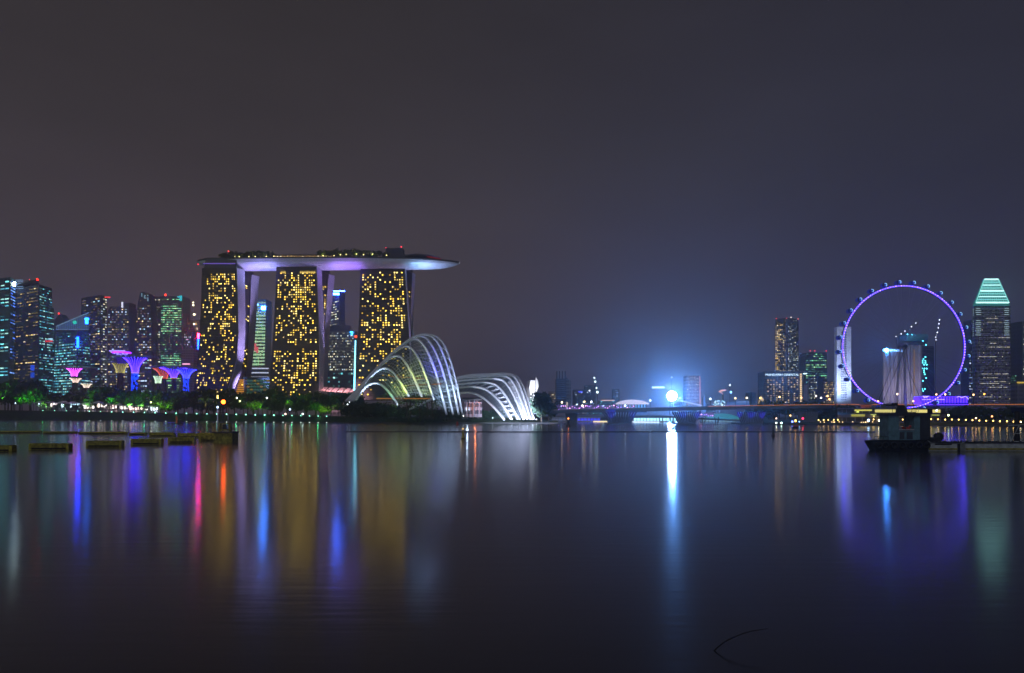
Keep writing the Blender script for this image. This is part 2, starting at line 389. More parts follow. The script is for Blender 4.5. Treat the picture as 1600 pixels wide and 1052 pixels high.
def palm_meshes(seed):
    rnd = random.Random(seed); b = MB(); top = Vector((rnd.uniform(-.06, .06), 0, .78))
    for k in range(16):
        a = k * 2.4 + rnd.random() * .3; d = Vector((math.cos(a), math.sin(a), 0)); up = rnd.uniform(-.02, .2); ln = rnd.uniform(.22, .32)
        P = [top, top + d * ln * .5 + Vector((0, 0, up)), top + d * ln + Vector((0, 0, up - .14))]; s = d.cross(Vector((0, 0, 1)))
        for i in range(5):
            for sd in (-1, 1):
                q = P[0].lerp(P[1], i / 2.5) if i < 2.5 else P[1].lerp(P[2], (i - 2.5) / 2.5)
                b.quad(q, q + d * .05, q + d * .07 + s * sd * .06 - Vector((0, 0, .05)), q + d * .02 + s * sd * .05 - Vector((0, 0, .05)))
    c = bpy.data.meshes.new('palm_crown'); c.from_pydata(b.v, [], b.f); c.materials.append(M['leaf2'])
    t = MB().tube([(0, 0, 0), (top.x * .3, 0, .4), top], [.028, .02, .016], 6); m = bpy.data.meshes.new('palm_trunk'); m.from_pydata(t.v, [], t.f); m.materials.append(M['bark'])
    return m, c
KIND = {}
for key, seed, shape, mt, h, per in (('round', 3, (.42, .30, .66), 'leaf1', .45, 36), ('broad', 5, (.60, .24, .68), 'leaf1', .5, 40), ('tall', 8, (.28, .38, .58), 'leaf3', .35, 40),
                                ('bush', 12, (.62, .42, .45), 'leaf3', .2, 40), ('fresh', 15, (.40, .32, .64), 'leaf2', .42, 34), ('broad2', 21, (.52, .28, .66), 'leaf3', .45, 38)):
    c, cl = crown_mesh(key + '_crown', seed, shape, M[mt], per=per); KIND[key] = (trunk_mesh(key + '_trunk', cl, h, .022, seed), c)
KIND['palm'] = palm_meshes(4); KIND['palm2'] = palm_meshes(9)
def tree(kind, loc, h, label, group, name='tree', cat='tree', wide=1.0, rz=None):
    t = thing(name, label, cat, loc, group); t.scale = (h * wide, h * wide, h); t.rotation_euler = (0, 0, rnd0.uniform(0, 6.28) if rz is None else rz)
    for nm, me in zip(('trunk', 'crown'), KIND[kind]):
        o = bpy.data.objects.new(nm, me); col.objects.link(o); o.parent = t
    return t
rnd0 = random.Random(77)
def uplight(x, Y, z, c, power, label, group='garden uplights on the left bank'):
    o = MB().lathe((px(x, Y), Y, z), [(.5, 0), (.6, .5), (.35, .9)], 8).build('garden_light', [M['dark']]); tag(o, label, 'garden light', group)
    spot('uplight', (px(x, Y), Y - 6, z + 1.2), (px(x, Y), Y + 10, z + 16), c, power, 105, .7, .5, o); return o

# left bank, walking right along the photo: (x from, x to, tree-top y range, kinds, label words)
SEG = [(-40, 62, (588, 598), ('round', 'broad', 'round'), 'dark leafy tree at the far left of the bank below the bronze towers'),
       (62, 130, (607, 618), ('broad2', 'round'), 'low dark tree on the left bank below the teal office block'),
       (130, 205, (600, 612), ('fresh', 'tall', 'broad'), 'tree with green lit leaves among the white tents'),
       (205, 262, (604, 614), ('broad', 'fresh', 'round'), 'tree beside the tents below the tallest blue funnel tower'),
       (262, 345, (606, 614), ('round', 'broad2', 'tall'), 'dark tree on the left bank below the twin blue funnel towers'),
       (345, 425, (604, 616), ('broad', 'round'), 'dark tree on the bank between the first two hotel towers'),
       (425, 505, (610, 618), ('broad2', 'round', 'fresh'), 'dark tree on the bank before the middle hotel tower'),
       (505, 560, (612, 624), ('round', 'broad'), 'dark tree on the bank at the foot of the glass dome')]
for x0, x1, (ya, yb), kinds, lab in SEG:
    x = x0
    while x < x1:
        for row in (0, 1):
            xx = x + rnd0.uniform(-4, 4); Y = shoreY(LEFT, xx) + (35 if row else 75) + rnd0.uniform(-10, 10); z = gz(LEFT, xx)
            if row: yt = rnd0.uniform(yb + 4, yb + 14)
            else: yt = rnd0.uniform(ya, yb)
            h = zz(yt, Y) - z
            tree(rnd0.choice(kinds), (px(xx, Y), Y, z), h, lab + (', front row' if row else ', back row'), 'trees along the left bank', wide=rnd0.uniform(.85, 1.15))
        x += rnd0.uniform(11, 15)
GREEN = [(6, 620, (110, 255, 60), 1), (32, 628, (90, 255, 40), 1.2), (46, 630, (80, 255, 60), 1), (70, 636, (160, 255, 90), .6), (136, 632, (110, 255, 70), .8), (172, 625, (90, 255, 60), .9), (183, 630, (140, 255, 90), .8),
         (203, 630, (120, 255, 70), .9), (222, 632, (130, 255, 80), .9), (244, 634, (170, 255, 70), 1), (259, 635, (170, 255, 60), .8), (394, 638, (190, 255, 60), .8), (404, 641, (150, 255, 50), .9), (448, 626, (150, 255, 50), .9),
         (455, 636, (190, 255, 90), .6), (491, 643, (130, 255, 40), 1), (508, 641, (200, 255, 80), .8), (537, 637, (170, 230, 160), .5)]
for i, (x, y, c, k) in enumerate(GREEN):
    Y = shoreY(LEFT, x) + 22; z = gz(LEFT, x)
    uplight(x, Y, max(z, zz(y, Y) - 4), c, 38000 * k * (Y / 900) ** 2, 'small green garden light among the trees on the left bank')
# shrubs and palms before the domes
for i in range(34):
    x = 548 + i * 5.2 + rnd0.uniform(-2, 2); Y = shoreY(LEFT, x) + rnd0.uniform(14, 22); yt = 627 + max(0, (x - 548)) * .09 + rnd0.uniform(-3, 5)
    z = gz(LEFT, x); tree(rnd0.choice(('bush', 'bush', 'round')), (px(x, Y), Y, z), zz(yt, Y) - z, 'dark shrub on the bank in front of the taller glass dome', 'shrubs before the tall dome', 'shrub', 'shrub', wide=1.3)
for x, yt in ((641, 612), (656, 618), (668, 619), (676, 616), (690, 622), (636, 622)):
    Y = shoreY(LEFT, x) + 13; z = gz(LEFT, x); tree('palm', (px(x, Y), Y, z), (zz(yt, Y) - z) * 1.1, 'dark palm silhouetted against the lower ribs of the taller dome', 'palms before the tall dome', 'palm_tree', 'palm', wide=1.5)
for i in range(22):
    x = 722 + i * 5.0 + rnd0.uniform(-2, 2); Y = shoreY(LEFT, x) + rnd0.uniform(13, 20); yt = (640 if x < 790 else 651) + rnd0.uniform(-3, 4)
    z = gz(LEFT, x); tree('bush', (px(x, Y), Y, z), max(zz(yt, Y) - z, 2), 'low dark shrub on the bank in front of the lower ribbed dome', 'shrubs before the low dome', 'shrub', 'shrub', wide=1.2)
for x, yt, k in ((846, 607, 'tall'),):
    Y = 596; z = gz(LEFT, x); tree(k, (px(x, Y), Y, z - 1), zz(yt, Y) - z, 'big dense dark tree at the point beside the bridge end', None, wide=1.15)
for x, yt in ((857, 622), (861, 632)):
    Y = 598; z = gz(LEFT, x); tree('round', (px(x, Y), Y, z - 1), zz(yt, Y) - z, 'smaller dark tree leaning on the big tree at the point', 'smaller trees at the point', wide=1.0)
tree('palm', (px(322, 770), 770, gz(LEFT, 322)), zz(620, 770) - gz(LEFT, 322), 'pale lit palm standing alone left of the orange beacon', None, 'palm_tree', 'palm', wide=1.3)
uplight(322, 766, gz(LEFT, 322) + 6, (230, 240, 170), 9000, 'pale garden light under the lone palm', None)
# right shore trees
RSEG = [(1192, 1275, (624, 634), 'dark tree on the slope behind the right end of the bridge'), (1275, 1325, (630, 636), 'dark round tree below the white slab tower'),
        (1325, 1395, (634, 640), 'dark low tree below the left half of the big wheel'), (1480, 1530, (633, 640), 'dark tree right of the moored workboat on the far shore'), (1530, 1640, (634, 640), 'dark tree on the far shore below the tower with the lit crown')]
for x0, x1, (ya, yb), lab in RSEG:
    x = x0
    while x < x1:
        Y = shoreY(RIGHT, x) + rnd0.uniform(45, 80); z = gz(RIGHT, x) if x > 1270 else 3; yt = rnd0.uniform(ya, yb)
        if x < 1275: Y = rnd0.uniform(690, 760)
        tree(rnd0.choice(('round', 'broad', 'broad2', 'bush')), (px(x, Y), Y, z), zz(yt, Y) - z, lab, 'trees along the right shore', wide=rnd0.uniform(1.1, 1.5))
        x += rnd0.uniform(7.5, 11)
# ------------------------------------------------------------------ the hotel: three splayed towers under one long deck
def hotel_tower(label, Yf, dep, rows, seed, dens, topband=None):
    rows = [tuple(p + (q - p) * i / 6 for p, q in zip(a, b2)) for a, b2 in zip(rows, rows[1:]) for i in range(6)] + [rows[-1]]
    """rows (bottom to top): y, facade left, facade right, front wall right edge, rear wall left, rear wall right"""
    fl, fr, w1, r0, r1 = [], [], [], [], []
    ytop = rows[-1][0]
    for y, a, b2, c, d, e in rows:
        q = max(0, (y - ytop) / (612 - ytop)); Yq = Yf - 10 * q * q; z = zz(y, Yf)
        fl.append(pt(a, Yq, z)); fr.append(pt(b2, Yq, z)); w1.append(pt(c, Yq + 15, z)); r0.append(pt(d, Yf + dep, z)); r1.append(pt(e, Yf + dep + 13, z))
    t = thing('hotel_tower', label, 'hotel tower', (fl[0].lerp(fr[0], .5).x, Yf, fl[0].z), 'three splayed hotel towers under one roof deck')
    bk = [a + (w - f) for a, w, f in zip(fl, w1, fr)]
    MB().prism([[a, b2, c, d] for a, b2, c, d in zip(fl, fr, w1, bk)]).build('front_slab', M['hotel'], t)
    rl = [a + (w - f) + Vector((0, dep - 15, 0)) for a, w, f in zip(fl, w1, fr)]
    MB().prism([[a, b2, c, a + Vector((0, 13, 0))] for a, b2, c in zip(rl, r0, r1)]).build('rear_slab', M['hotel'], t)
    n = Vector((.85, -.5, 0)).normalized() * 1.2
    MB().prism([[a, b2, b2 + n, a + n] for a, b2 in zip(fr, w1)]).build('end_wall', M['endwall'], t)
    MB().prism([[a, b2, b2 + n, a + n] for a, b2 in zip(r0, r1)]).build('end_wall', M['endwall'], t)
    MB().prism([[a + Vector((-2, 6, 0)), b2 + Vector((-2, 6, 0)), b2 + Vector((-4, 8, 0)), a + Vector((-4, 8, 0))] for a, b2 in zip(w1, r0)]).build('atrium_glass', M['hotel'], t)
    f = Face(fl, fr); g = Face([a + Vector((-1.8, 5, 0)) for a in w1], [a + Vector((-1.8, 5, 0)) for a in r0])
    rnd = random.Random(seed); nc, nr = 17, 52; grid = {}
    for i in range(nc):
        prev = False
        for j in range(nr):
            p = dens(i / nc, j / nr); p = p * 1.15 if prev else p * .93
            prev = rnd.random() < p; grid[i, j] = prev
    mm = [em(PAL['mbs'][k], s) for k in range(3) for s in (1.1, 2.5, 4.6)]
    fn = lambda i, j: (rnd.choice(mm) if grid[i, j] else None)
    ent = panes(f, nc, nr, fn, .50, .50, .04, .96, .03, .96, off=.35)
    na = 2; ent += panes(g, na, nr, lambda i, j: rnd.choice(mm) if rnd.random() < dens(1, j / nr) * .45 else None, .6, .5, .1, .9, .1, .95, off=.3)
    if topband: ent += panes(f, 22, 1, lambda i, j: em((255, 214, 110), 1.2) if topband(i / 22) else None, .8, .6, .02, .98, .945, .972, off=.4)
    fit_windows(t, ent, 100)
    # balcony slab edges, thin ledges standing out of the facade
    lb = MB()
    for j in range(nr + 1):
        v = .03 + .93 * j / nr; lb.prism([[f.P(0, v, .02), f.P(1, v, .02), f.P(1, v, .7), f.P(0, v, .7)], [f.P(0, v + .003, .02), f.P(1, v + .003, .02), f.P(1, v + .003, .7), f.P(0, v + .003, .7)]])
    lb.build('ledges', M['bronze'], t)
    top = fl[-1].lerp(fr[-1], .5)
    MB().prism([[fl[-1] + Vector((2, 2, 0)), fr[-1] + Vector((-1, 2, 0)), r0[-1] + Vector((0, 8, 0)), rl[-1] + Vector((2, 8, 0))],
                [fl[-1] + Vector((4, 4, 14)), fr[-1] + Vector((-1, 4, 14)), r0[-1] + Vector((0, 8, 14)), rl[-1] + Vector((4, 8, 14))]]).build('roof_neck', M['dark'], t)
    a, b2 = fl[-1] + Vector((1.5, -.4, 5)), fr[-1] + Vector((-2, -.4, 5))
    MB().box(((a.x + b2.x) / 2, a.y + 1.2, a.z + 1.4), (b2.x - a.x, .8, 1.3)).build('light_strip', em((150, 120, 255), .55), t)
    return t, fl, fr, w1, r0, r1
HT = []
YH = 1050
HT.append(hotel_tower('hotel tower with yellow windows, left one, its pale end walls curving apart at the foot', YH, 52,
    [(625, 301, 351, 359, 381, 388), (612, 303, 354.5, 363.5, 382, 389), (585, 306, 364, 375, 384, 391.5), (560, 309, 369.5, 380, 386, 394), (520, 312, 372, 382.5, 388.5, 397.5), (480, 314, 371.5, 382.5, 390, 400), (428, 315, 369.5, 381.5, 392, 404), (419, 315.3, 369.3, 381.5, 393, 405)], 3,
    lambda u, v: .45 if v > .9 else (.30 if v > .55 else (.22 if v > .2 else .28)) * (.5 if u < .15 and v > .3 else 1.1)))
HT.append(hotel_tower('hotel tower with yellow windows, middle one, its two pale end walls meeting in a V', YH + 10, 56,
    [(625, 419, 498, 504.5, 505, 510), (612, 420, 498, 505, 505.3, 510.5), (570, 423, 499, 506, 506.2, 511.5), (530, 426.5, 498.3, 506, 506.8, 513), (500, 428.5, 497.2, 505.3, 507.5, 515), (460, 430.5, 495.8, 503.5, 510, 518.5), (427, 431.5, 494.5, 502, 512, 521.5), (417, 432, 494, 502, 513, 522)], 5,
    lambda u, v: (.52 if v > .72 and .3 < u else .33) if v > .55 else (.05 if .36 < v < .42 else (.36 if v > .42 else .40)), lambda u: u > .55 or .05 < u < .2))
HT.append(hotel_tower('hotel tower with yellow windows, right one, partly behind the tall glass dome', YH + 20, 50,
    [(625, 554.5, 641, 642.5, 642.6, 644), (600, 556, 640.8, 642.2, 642.3, 643.8), (560, 558, 640, 641.5, 641.6, 643.5), (520, 560, 638.5, 640.5, 641, 644), (480, 561.5, 636, 638, 641.5, 645.2), (440, 562.5, 633.5, 635, 643.2, 647), (425, 563, 632.5, 634, 644, 648), (416, 563.3, 632, 633.7, 644.2, 648.3)], 9,
    lambda u, v: .42 if .6 < u < .98 and .6 < v < .93 else (.36 if .25 < v < .6 else (.22 if v > .25 else .14))))
# flood lamps washing the pale end walls
FL = [((425, 634), (377, 500), 1.0, 0, 34, 0), ((428, 634), (376, 600), .8, 0, 30, 0), ((430, 634), (392, 500), 1.0, 0, 34, 30), ((548, 634), (502, 560), .8, 1, 34, 0), ((552, 634), (500, 470), 1.0, 1, 34, 0), ((554, 634), (514, 470), 1.0, 1, 34, 30), ((676, 634), (645, 480), .7, 2, 30, 30)]
for (x, y), (tx, ty), k, i, an, dy in FL:
    t = HT[i][0]; Y = YH - 14 + dy; loc = at(x, y, Y)
    o = MB().box((loc.x, Y, loc.z), (2.5, 2, 2)).build('floodlight', M['dark'], base=loc); tag(o, 'dark floodlight hidden in the trees, aimed up at the hotel end walls', 'floodlight', 'floodlights below the hotel')
    spot('flood', loc + Vector((-1.5, 0, 1.5)), at(tx, ty, YH + 12 + dy), (190, 170, 255), 1.7e6 * k, an, .9, 1.5, o)

# ---- long roof deck shaped like a ship
DECK = [(311, 410, 411.5, .25), (318, 408, 414.5, .6), (345, 405.5, 420.5, .9), (400, 404.3, 421.5, 1), (480, 403.5, 420.8, 1), (560, 403.5, 420, 1), (630, 404.5, 419.5, 1), (670, 406.3, 419.3, .85), (695, 408.3, 418, .6), (710, 410, 415, .35), (718, 411.3, 412.3, .06)]
Yd = YH + 24
t = thing('roof_deck', 'long pale boat shaped roof deck resting on all three hotel towers', 'roof deck', at(515, 416, Yd))
P = crom([Vector((r[0], r[1], r[2])) for r in DECK], 6); Q = crom([Vector((r[3], 0, 0)) for r in DECK], 6)
top_l, hull_l = [], []
for p, q in zip(P, Q):
    w = 21 * max(q.x, .03); ya, yb = p.y, p.z; lv = []; zt = zz(ya, Yd - w); zbm = zz(yb, Yd - w * .35)
    for k in range(13):
        a = math.pi * k / 12; yy = Yd - w * math.cos(a); s = math.sin(a) ** .75 if 0 < k < 12 else 0
        lv.append(Vector((px(p.x, Yd), yy, zt + (zbm - zt) * s)))
    hull_l.append(lv)
MB().prism(hull_l).build('hull', M['hullskin'], t, smooth=False)
rim = MB()
for side in (-1, 1):
    rim.prism([[Vector((l[0].x, Yd + side * 21 * max(q.x, .03) + o[0], l[0].z + o[1])) for o in ((-.4, .05), (.4, .05), (.4, 2.2), (-.4, 2.2))] for l, q in zip(hull_l, Q)])
rim.build('parapet', M['dark'], t)
def dz(x):
    for a, b2 in zip(P, P[1:]):
        if a.x <= x <= b2.x: return zz(a.y + (b2.y - a.y) * (x - a.x) / (b2.x - a.x), Yd - 20)
    return zz(405, Yd - 20)
Yn = Yd - 15
def dk(x0, x1, y0, y1, d0=0, d1=10):
    z1 = zz(y0, Yn); z0 = min(dz((x0 + x1) / 2) - .5, zz(y1, Yn)); return ((px(x0, Yn) + px(x1, Yn)) / 2, Yn + (d0 + d1) / 2, (z0 + z1) / 2), (px(x1, Yn) - px(x0, Yn), d1 - d0, z1 - z0)
MB().box(*dk(428, 521, 397.6, 404, 1, 12)).build('long_pavilion', M['deckm'], t)
b = MB(); rr = random.Random(4)
for i in range(34):
    x = 430 + i * 2.65; b.m = rr.choice((0, 0, 1, 2)); h = rr.uniform(1.4, 2.6); b.quad(*[at(x + dx, 402.2 + dy - .01 * i, Yn + .8) for dx, dy in ((0, 0), (1.9, 0), (1.9, -h), (0, -h))])
b.build('pavilion_glazing', [em((255, 214, 140), 1.2), em((255, 190, 110), .6), em((255, 235, 190), 2.2)], t)
MB().box(*dk(318, 345, 402.6, 408, 1, 10)).build('lounge', M['deckm'], t)
b = MB()
for i in range(11): b.quad(*[at(320.5 + i * 2.1 + dx, 406.6 + q, Yn + .8) for dx, q in ((0, 0), (1.5, 0), (1.5, -2.4), (0, -2.4))])
b.build('lounge_glazing', em((255, 208, 120), 1.3), t)
MB().box(*dk(602, 629, 387, 404, 3, 20)).box(*dk(597, 633, 397, 404, 2, 18)).build('lift_house', M['navy'], t)
MB().prism([[at(x, y, Yn - 3), at(x, y, Yn - 3) + Vector((0, w, 0)), at(x, y - 1.5, Yn - 3) + Vector((0, w, 0)), at(x, y - 1.5, Yn - 3)] for x, y, w in ((632, 400, 24), (650, 397.8, 30), (670, 399.5, 28), (688, 403.6, 14))]).build('observation_roof', M['navy'], t)
for i in range(20):
    x = 631.5 + i * 3.1; MB().ball(at(x, 403.6 + .155 * i, Yd - 19.5 + i * .4), .8, 6, 4).build('deck_lamp', em((235, 235, 170), 2.6), t)
b = MB()
for i in range(9): b.box(at(668 + i * 2.4, 401.2 + i * .4, Yn - 2), (1.5, 1.4, 1.8))
b.build('parasols', em((190, 30, 50), .35), t)
for x, y, c in ((309.5, 413, (255, 40, 60)), (357, 393, (255, 70, 70)), (627, 386, (255, 50, 60)), (603, 387.5, (200, 40, 60))): beacon(t, at(x, y, Yd - 2), c, .95, 4)
MB().ball(at(717, 410.6, Yd), 1.2, 6, 4).build('bow_lamp', em((235, 240, 255), 4), t)
MB().bar(at(357, 404, Yd), at(357, 392.5, Yd), .5).build('mast', M['dark'], t)
# violet and white flood strips under the hull, mounted on the tower heads
for x, tx, ty, c, pw in ((403, 425, 418, (150, 140, 255), 1), (385, 410, 418, (170, 150, 255), .7), (424, 400, 418, (160, 170, 255), .9), (523, 545, 417, (170, 140, 255), 1.0), (556, 535, 417, (160, 110, 255), 1.0), 
                       (650, 680, 415, (150, 190, 255), 1.0), (652, 664, 416, (140, 200, 255), .8), (655, 705, 414, (190, 190, 255), .8)):
    spot('hull_flood', at(x, 446, Yd - 27), at(tx, ty, Yd - 6), c, 8e4 * pw, 120, .9, 2, t)
KX = [(347, 395), (353, 394), (360, 391), (366, 391), (374, 394), (380, 392), (388, 391), (395, 390.5), (401, 390), (408, 391), (415, 391), (422, 391), (502, 391), (508, 389), (515, 389.5), (522, 390), (528, 388), (534, 390), (541, 388), (548, 388), (555, 387.5), (562, 389), (570, 389), (580, 390), (590, 391), (604, 393)]
for i, (x, y) in enumerate(KX):
    h = zz(y, Yd) - dz(x); tree(('round', 'broad2', 'palm', 'bush')[i % 4], (px(x, Yn), Yn + (i % 3) * 2, dz(x) - 1), zz(y, Yn) - dz(x) + 1, 'small tree on the roof deck, %s clump' % ('left' if x < 450 else 'right'), 'trees on the roof deck', wide=1.0)
for i, (x, y) in enumerate(((363, 401), (367, 400.5), (374, 401), (389, 400.5), (399, 400.5), (407, 401.5), (416, 400.5), (428, 400), (505, 399), (522, 399), (532, 397.5), (541, 397), (557, 396.5), (568, 397.5), (582, 396.5), (604, 398.5))):
    p = at(x, y + .6, Yn - 3); o = polelamp('roof_lamp', p, dz(x), .85, (255, 232, 150), 3.2); tag(o, 'warm white garden lamp among the trees on the roof deck', 'lamp', 'lamps on the roof deck')
    if i % 2 == 0: spot('roof_glow', p + Vector((0, -1, -1)), p + Vector((0, 5, 3)), (255, 240, 120), 5000, 140, .8, .5, o)
# low wing with ribbed pink roof between the towers
t = thing('hall', 'low hall with slanting ribbed pink roof between the towers and the dome', 'hall', at(527, 625, 1000))
b = MB(); Yk = 1000
for i in range(6):
    x = 500 + i * 9; b.prism([[at(x, 611 + i * .6, Yk), at(x + 7.5, 612 + i * .6, Yk), at(x + 13, 606 + i * .4, Yk + 60), at(x + 6.5, 605.5 + i * .4, Yk + 60)], [q + Vector((0, 0, .8)) for q in (at(x, 611 + i * .6, Yk), at(x + 7.5, 612 + i * .6, Yk), at(x + 13, 606 + i * .4, Yk + 60), at(x + 6.5, 605.5 + i * .4, Yk + 60))]])
b.build('roof', M['redroof'], t); MB().box((px(528, 1010), 1028, 14), (42, 34, 28)).build('wall', M['stone'], t)
spot('roof_wash', at(520, 560, 960), at(530, 609, 1020), (255, 190, 200), 1.2e6, 50, .8, 2, t)
t = thing('podium', 'low glazed podium between the left and middle hotel towers', 'podium', at(404, 625, 1075)); Yk = 1075
MB().box((px(405, Yk), Yk + 12, zz(612, Yk)), (48, 20, 42)).build('wall', M['glasst'], t)
b = MB(); f = Face([at(384, 626, Yk - .5), at(384, 592, Yk - .5)], [at(428, 626, Yk - .5), at(428, 592, Yk - .5)])
fit_windows(t, panes(f, 8, 7, lambda i, j: em((110, 190, 170), .22) if (i * 7 + j * 3) % 4 else em((230, 190, 90), .3), .85, .6), 60)
b = MB(); 
for j in range(9): b.quad(*[at(x, y, Yk - 2) for x, y in ((370 - j * .5, 619 - j * 3), (381, 619 - j * 3), (381.5, 617 - j * 3), (370.5 - j * .5, 617 - j * 3))])
b.build('lobby_glazing', em((255, 170, 70), .7), t)
# ------------------------------------------------------------------ glass conservatories
def glass_shell(name, tint, alpha):
    m = bpy.data.materials.new(name); m.use_nodes = True; t = m.node_tree; t.nodes.clear(); A = t.nodes.new; K = t.links.new
    o = A('ShaderNodeOutputMaterial'); tr = A('ShaderNodeBsdfTransparent'); tr.inputs[0].default_value = tint + (1,)
    g = A('ShaderNodeBsdfGlossy'); g.inputs[0].default_value = (.7, .8, .9, 1); g.inputs['Roughness'].default_value = .12
    d = A('ShaderNodeBsdfDiffuse'); d.inputs[0].default_value = (.42, .48, .50, 1)
    uv = A('ShaderNodeUVMap'); s = A('ShaderNodeSeparateXYZ'); K(uv.outputs[0], s.inputs[0]); outs = []
    for ax, n, lim in (('X', 1, .13), ('Y', 1, .13)):
        f = A('ShaderNodeMath'); f.operation = 'FRACT'; K(s.outputs[ax], f.inputs[0]); l = A('ShaderNodeMath'); l.operation = 'LESS_THAN'; K(f.outputs[0], l.inputs[0]); l.inputs[1].default_value = lim; outs.append(l.outputs[0])
    mm = A('ShaderNodeMath'); mm.operation = 'MAXIMUM'; K(outs[0], mm.inputs[0]); K(outs[1], mm.inputs[1])
    x1 = A('ShaderNodeMixShader'); x1.inputs[0].default_value = alpha; K(tr.outputs[0], x1.inputs[1]); K(g.outputs[0], x1.inputs[2])
    x2 = A('ShaderNodeMixShader'); K(mm.outputs[0], x2.inputs[0]); K(x1.outputs[0], x2.inputs[1]); K(d.outputs[0], x2.inputs[2]); K(x2.outputs[0], o.inputs[0])
    return m
def shell(ribs3, mat, parent, nu=28, sub=5, cells=(26, 5), name='glass_shell'):
    R3 = [resample(r, nu) for r in ribs3]; rows = []
    for k in range(len(R3) - 1):
        for q in range(sub): rows.append([a.lerp(c, q / sub) for a, c in zip(R3[k], R3[k + 1])])
    rows.append(R3[-1]); n = len(rows); vs = [p for r in rows for p in r]; fs = []
    for i in range(n - 1):
        for j in range(nu - 1): fs.append((i * nu + j, i * nu + j + 1, (i + 1) * nu + j + 1, (i + 1) * nu + j))
    b = MB().add(vs, fs); o = b.build(name, mat, parent, smooth=True); me = o.data; uv = me.uv_layers.new(name='grid')
    for p in me.polygons:
        for li in p.loop_indices:
            vi = me.loops[li].vertex_index; uv.data[li].uv = ((vi % nu) / (nu - 1) * cells[0], (vi // nu) / (n - 1) * cells[1] * (len(R3) - 1))
    return o
def dome(t, ribs, rw, mat_r, shell_mat, strut_n=5, cells=(26, 5), lat=None):
    R3 = [crom(r, 8) for r in ribs]
    c = sum((p for r in R3 for p in r), Vector()) / sum(len(r) for r in R3)
    shell([[c + (p - c) * .955 for p in r] for r in R3], shell_mat, t, cells=cells)
    for k, r in enumerate(R3):
        rb = MB().tube(resample(r, 44), rw, 6).build('rib', mat_r, t, smooth=True)
        pts = resample(r, 40)
        if lat and k in lat:
            b = MB(); o2 = resample(R3[k - 1], 40)
            for i in range(1, 38): b.bar(pts[i], o2[i + (1 if i % 2 else -1)], .22)
            b.build('lattice', mat_r, rb)
        for i in range(strut_n):
            j = int(40 * (.50 + .46 * i / strut_n)); p = pts[min(j, 38)]; q = c + (p - c) * .955
            MB().bar(p, q + Vector((-1.0, 0, -.5)), .28).build('strut', mat_r, rb)
WHITE = M['white']
# taller dome: photo points of each rib (left foot, over the crown, right foot) with depth
RB = [[(556, 626, 570), (566, 611, 566), (578, 601, 561), (590, 599, 556), (601, 606, 551), (612, 619, 546), (622, 633, 541)],
      [(552, 627, 576), (566, 607, 571), (585, 584, 565), (600, 575.5, 560), (613, 581, 555), (626, 598, 549), (639, 619, 544)],
      [(549, 627, 582), (570, 600, 576), (596, 571, 570), (617, 556.5, 565), (630, 562, 560), (644, 586, 553), (659, 620, 546)],
      [(546, 627, 588), (575, 592, 581), (610, 556, 575), (633, 541.5, 570), (647, 549, 565), (661, 576, 557), (678, 625, 548)],
      [(544, 627, 594), (580, 585, 587), (620, 545, 580), (645, 530.5, 576), (661, 538, 570), (679, 577, 562), (698, 648, 550)],
      [(542, 627, 600), (586, 578, 592), (632, 536, 586), (656, 525.5, 582), (672, 535, 576), (691, 578, 567), (708, 648, 554)],
      [(541, 627, 606), (590, 575, 598), (640, 531, 592), (664, 523.5, 588), (683, 534, 582), (701, 580, 572), (717, 648, 558)],
      [(540, 627, 612), (592, 574, 604), (645, 529, 598), (672, 523.3, 594), (692, 536, 588), (709, 582, 578), (723, 648, 562)]]
RB3 = [[at(*p) for p in r] for r in RB]
t = thing('ribbed_dome', 'taller ribbed glass dome glowing green inside, white arches falling to the right', 'conservatory', at(630, 655, 575), 'ribbed glass conservatories')
dome(t, RB3, [.85] * 44, WHITE, glass_shell('green_glass', (.62, .70, .62), .10), 5, (34, 5), lat=(7,))
# planted mountain inside
rr = random.Random(8); gm = MB()
for x, y, r in ((605, 635, 11), (628, 628, 14), (650, 615, 15), (655, 590, 12), (668, 640, 14), (690, 640, 10), (640, 640, 14), (660, 566, 8), (625, 605, 7)):
    c = at(x, y, 574)
    for _ in range(170):
        d = Vector((rr.gauss(0, 1), rr.gauss(0, .7), rr.gauss(0, 1))).normalized() * r * (rr.random() ** .3); p = c + d; s = rr.uniform(.5, 1.3)
        a = Vector((rr.gauss(0, 1), rr.gauss(0, 1), rr.gauss(0, 1))).normalized(); e = a.cross(Vector((0, .3, 1))).normalized()
        gm.quad(p - a * s, p - e * s * .7, p + a * s, p + e * s * .7)
o = gm.build('indoor_garden', M['leaf2']); tag(o, 'planted hill of leaves inside the taller glass dome', 'garden')
wk = MB()
for p, q in (((588, 623, 545), (672, 623, 545)), ((607, 588, 560), (668, 592, 560)), ((630, 603, 556), (690, 600, 556))): wk.tube([at(*p), at(*q)], .35, 4)
o = wk.build('walkway', em((255, 170, 80), .35)); tag(o, 'thin lit walkways threading through the taller dome', 'walkway')
for x, y, Y, c, pw in ((628, 600, 556, (190, 210, 70), 9000), (655, 575, 560, (210, 220, 80), 7000), (600, 612, 552, (90, 200, 140), 5000), (665, 600, 560, (170, 190, 60), 6000), (684, 566, 568, (70, 60, 255), 16000), (640, 626, 548, (170, 180, 80), 4000), (690, 610, 566, (120, 150, 190), 5000)):
    spot('dome_glow', at(x, y + 9, Y - 17), at(x, y - 4, Y + 14), c, pw * 1.4, 120, .8, 1.2, t)
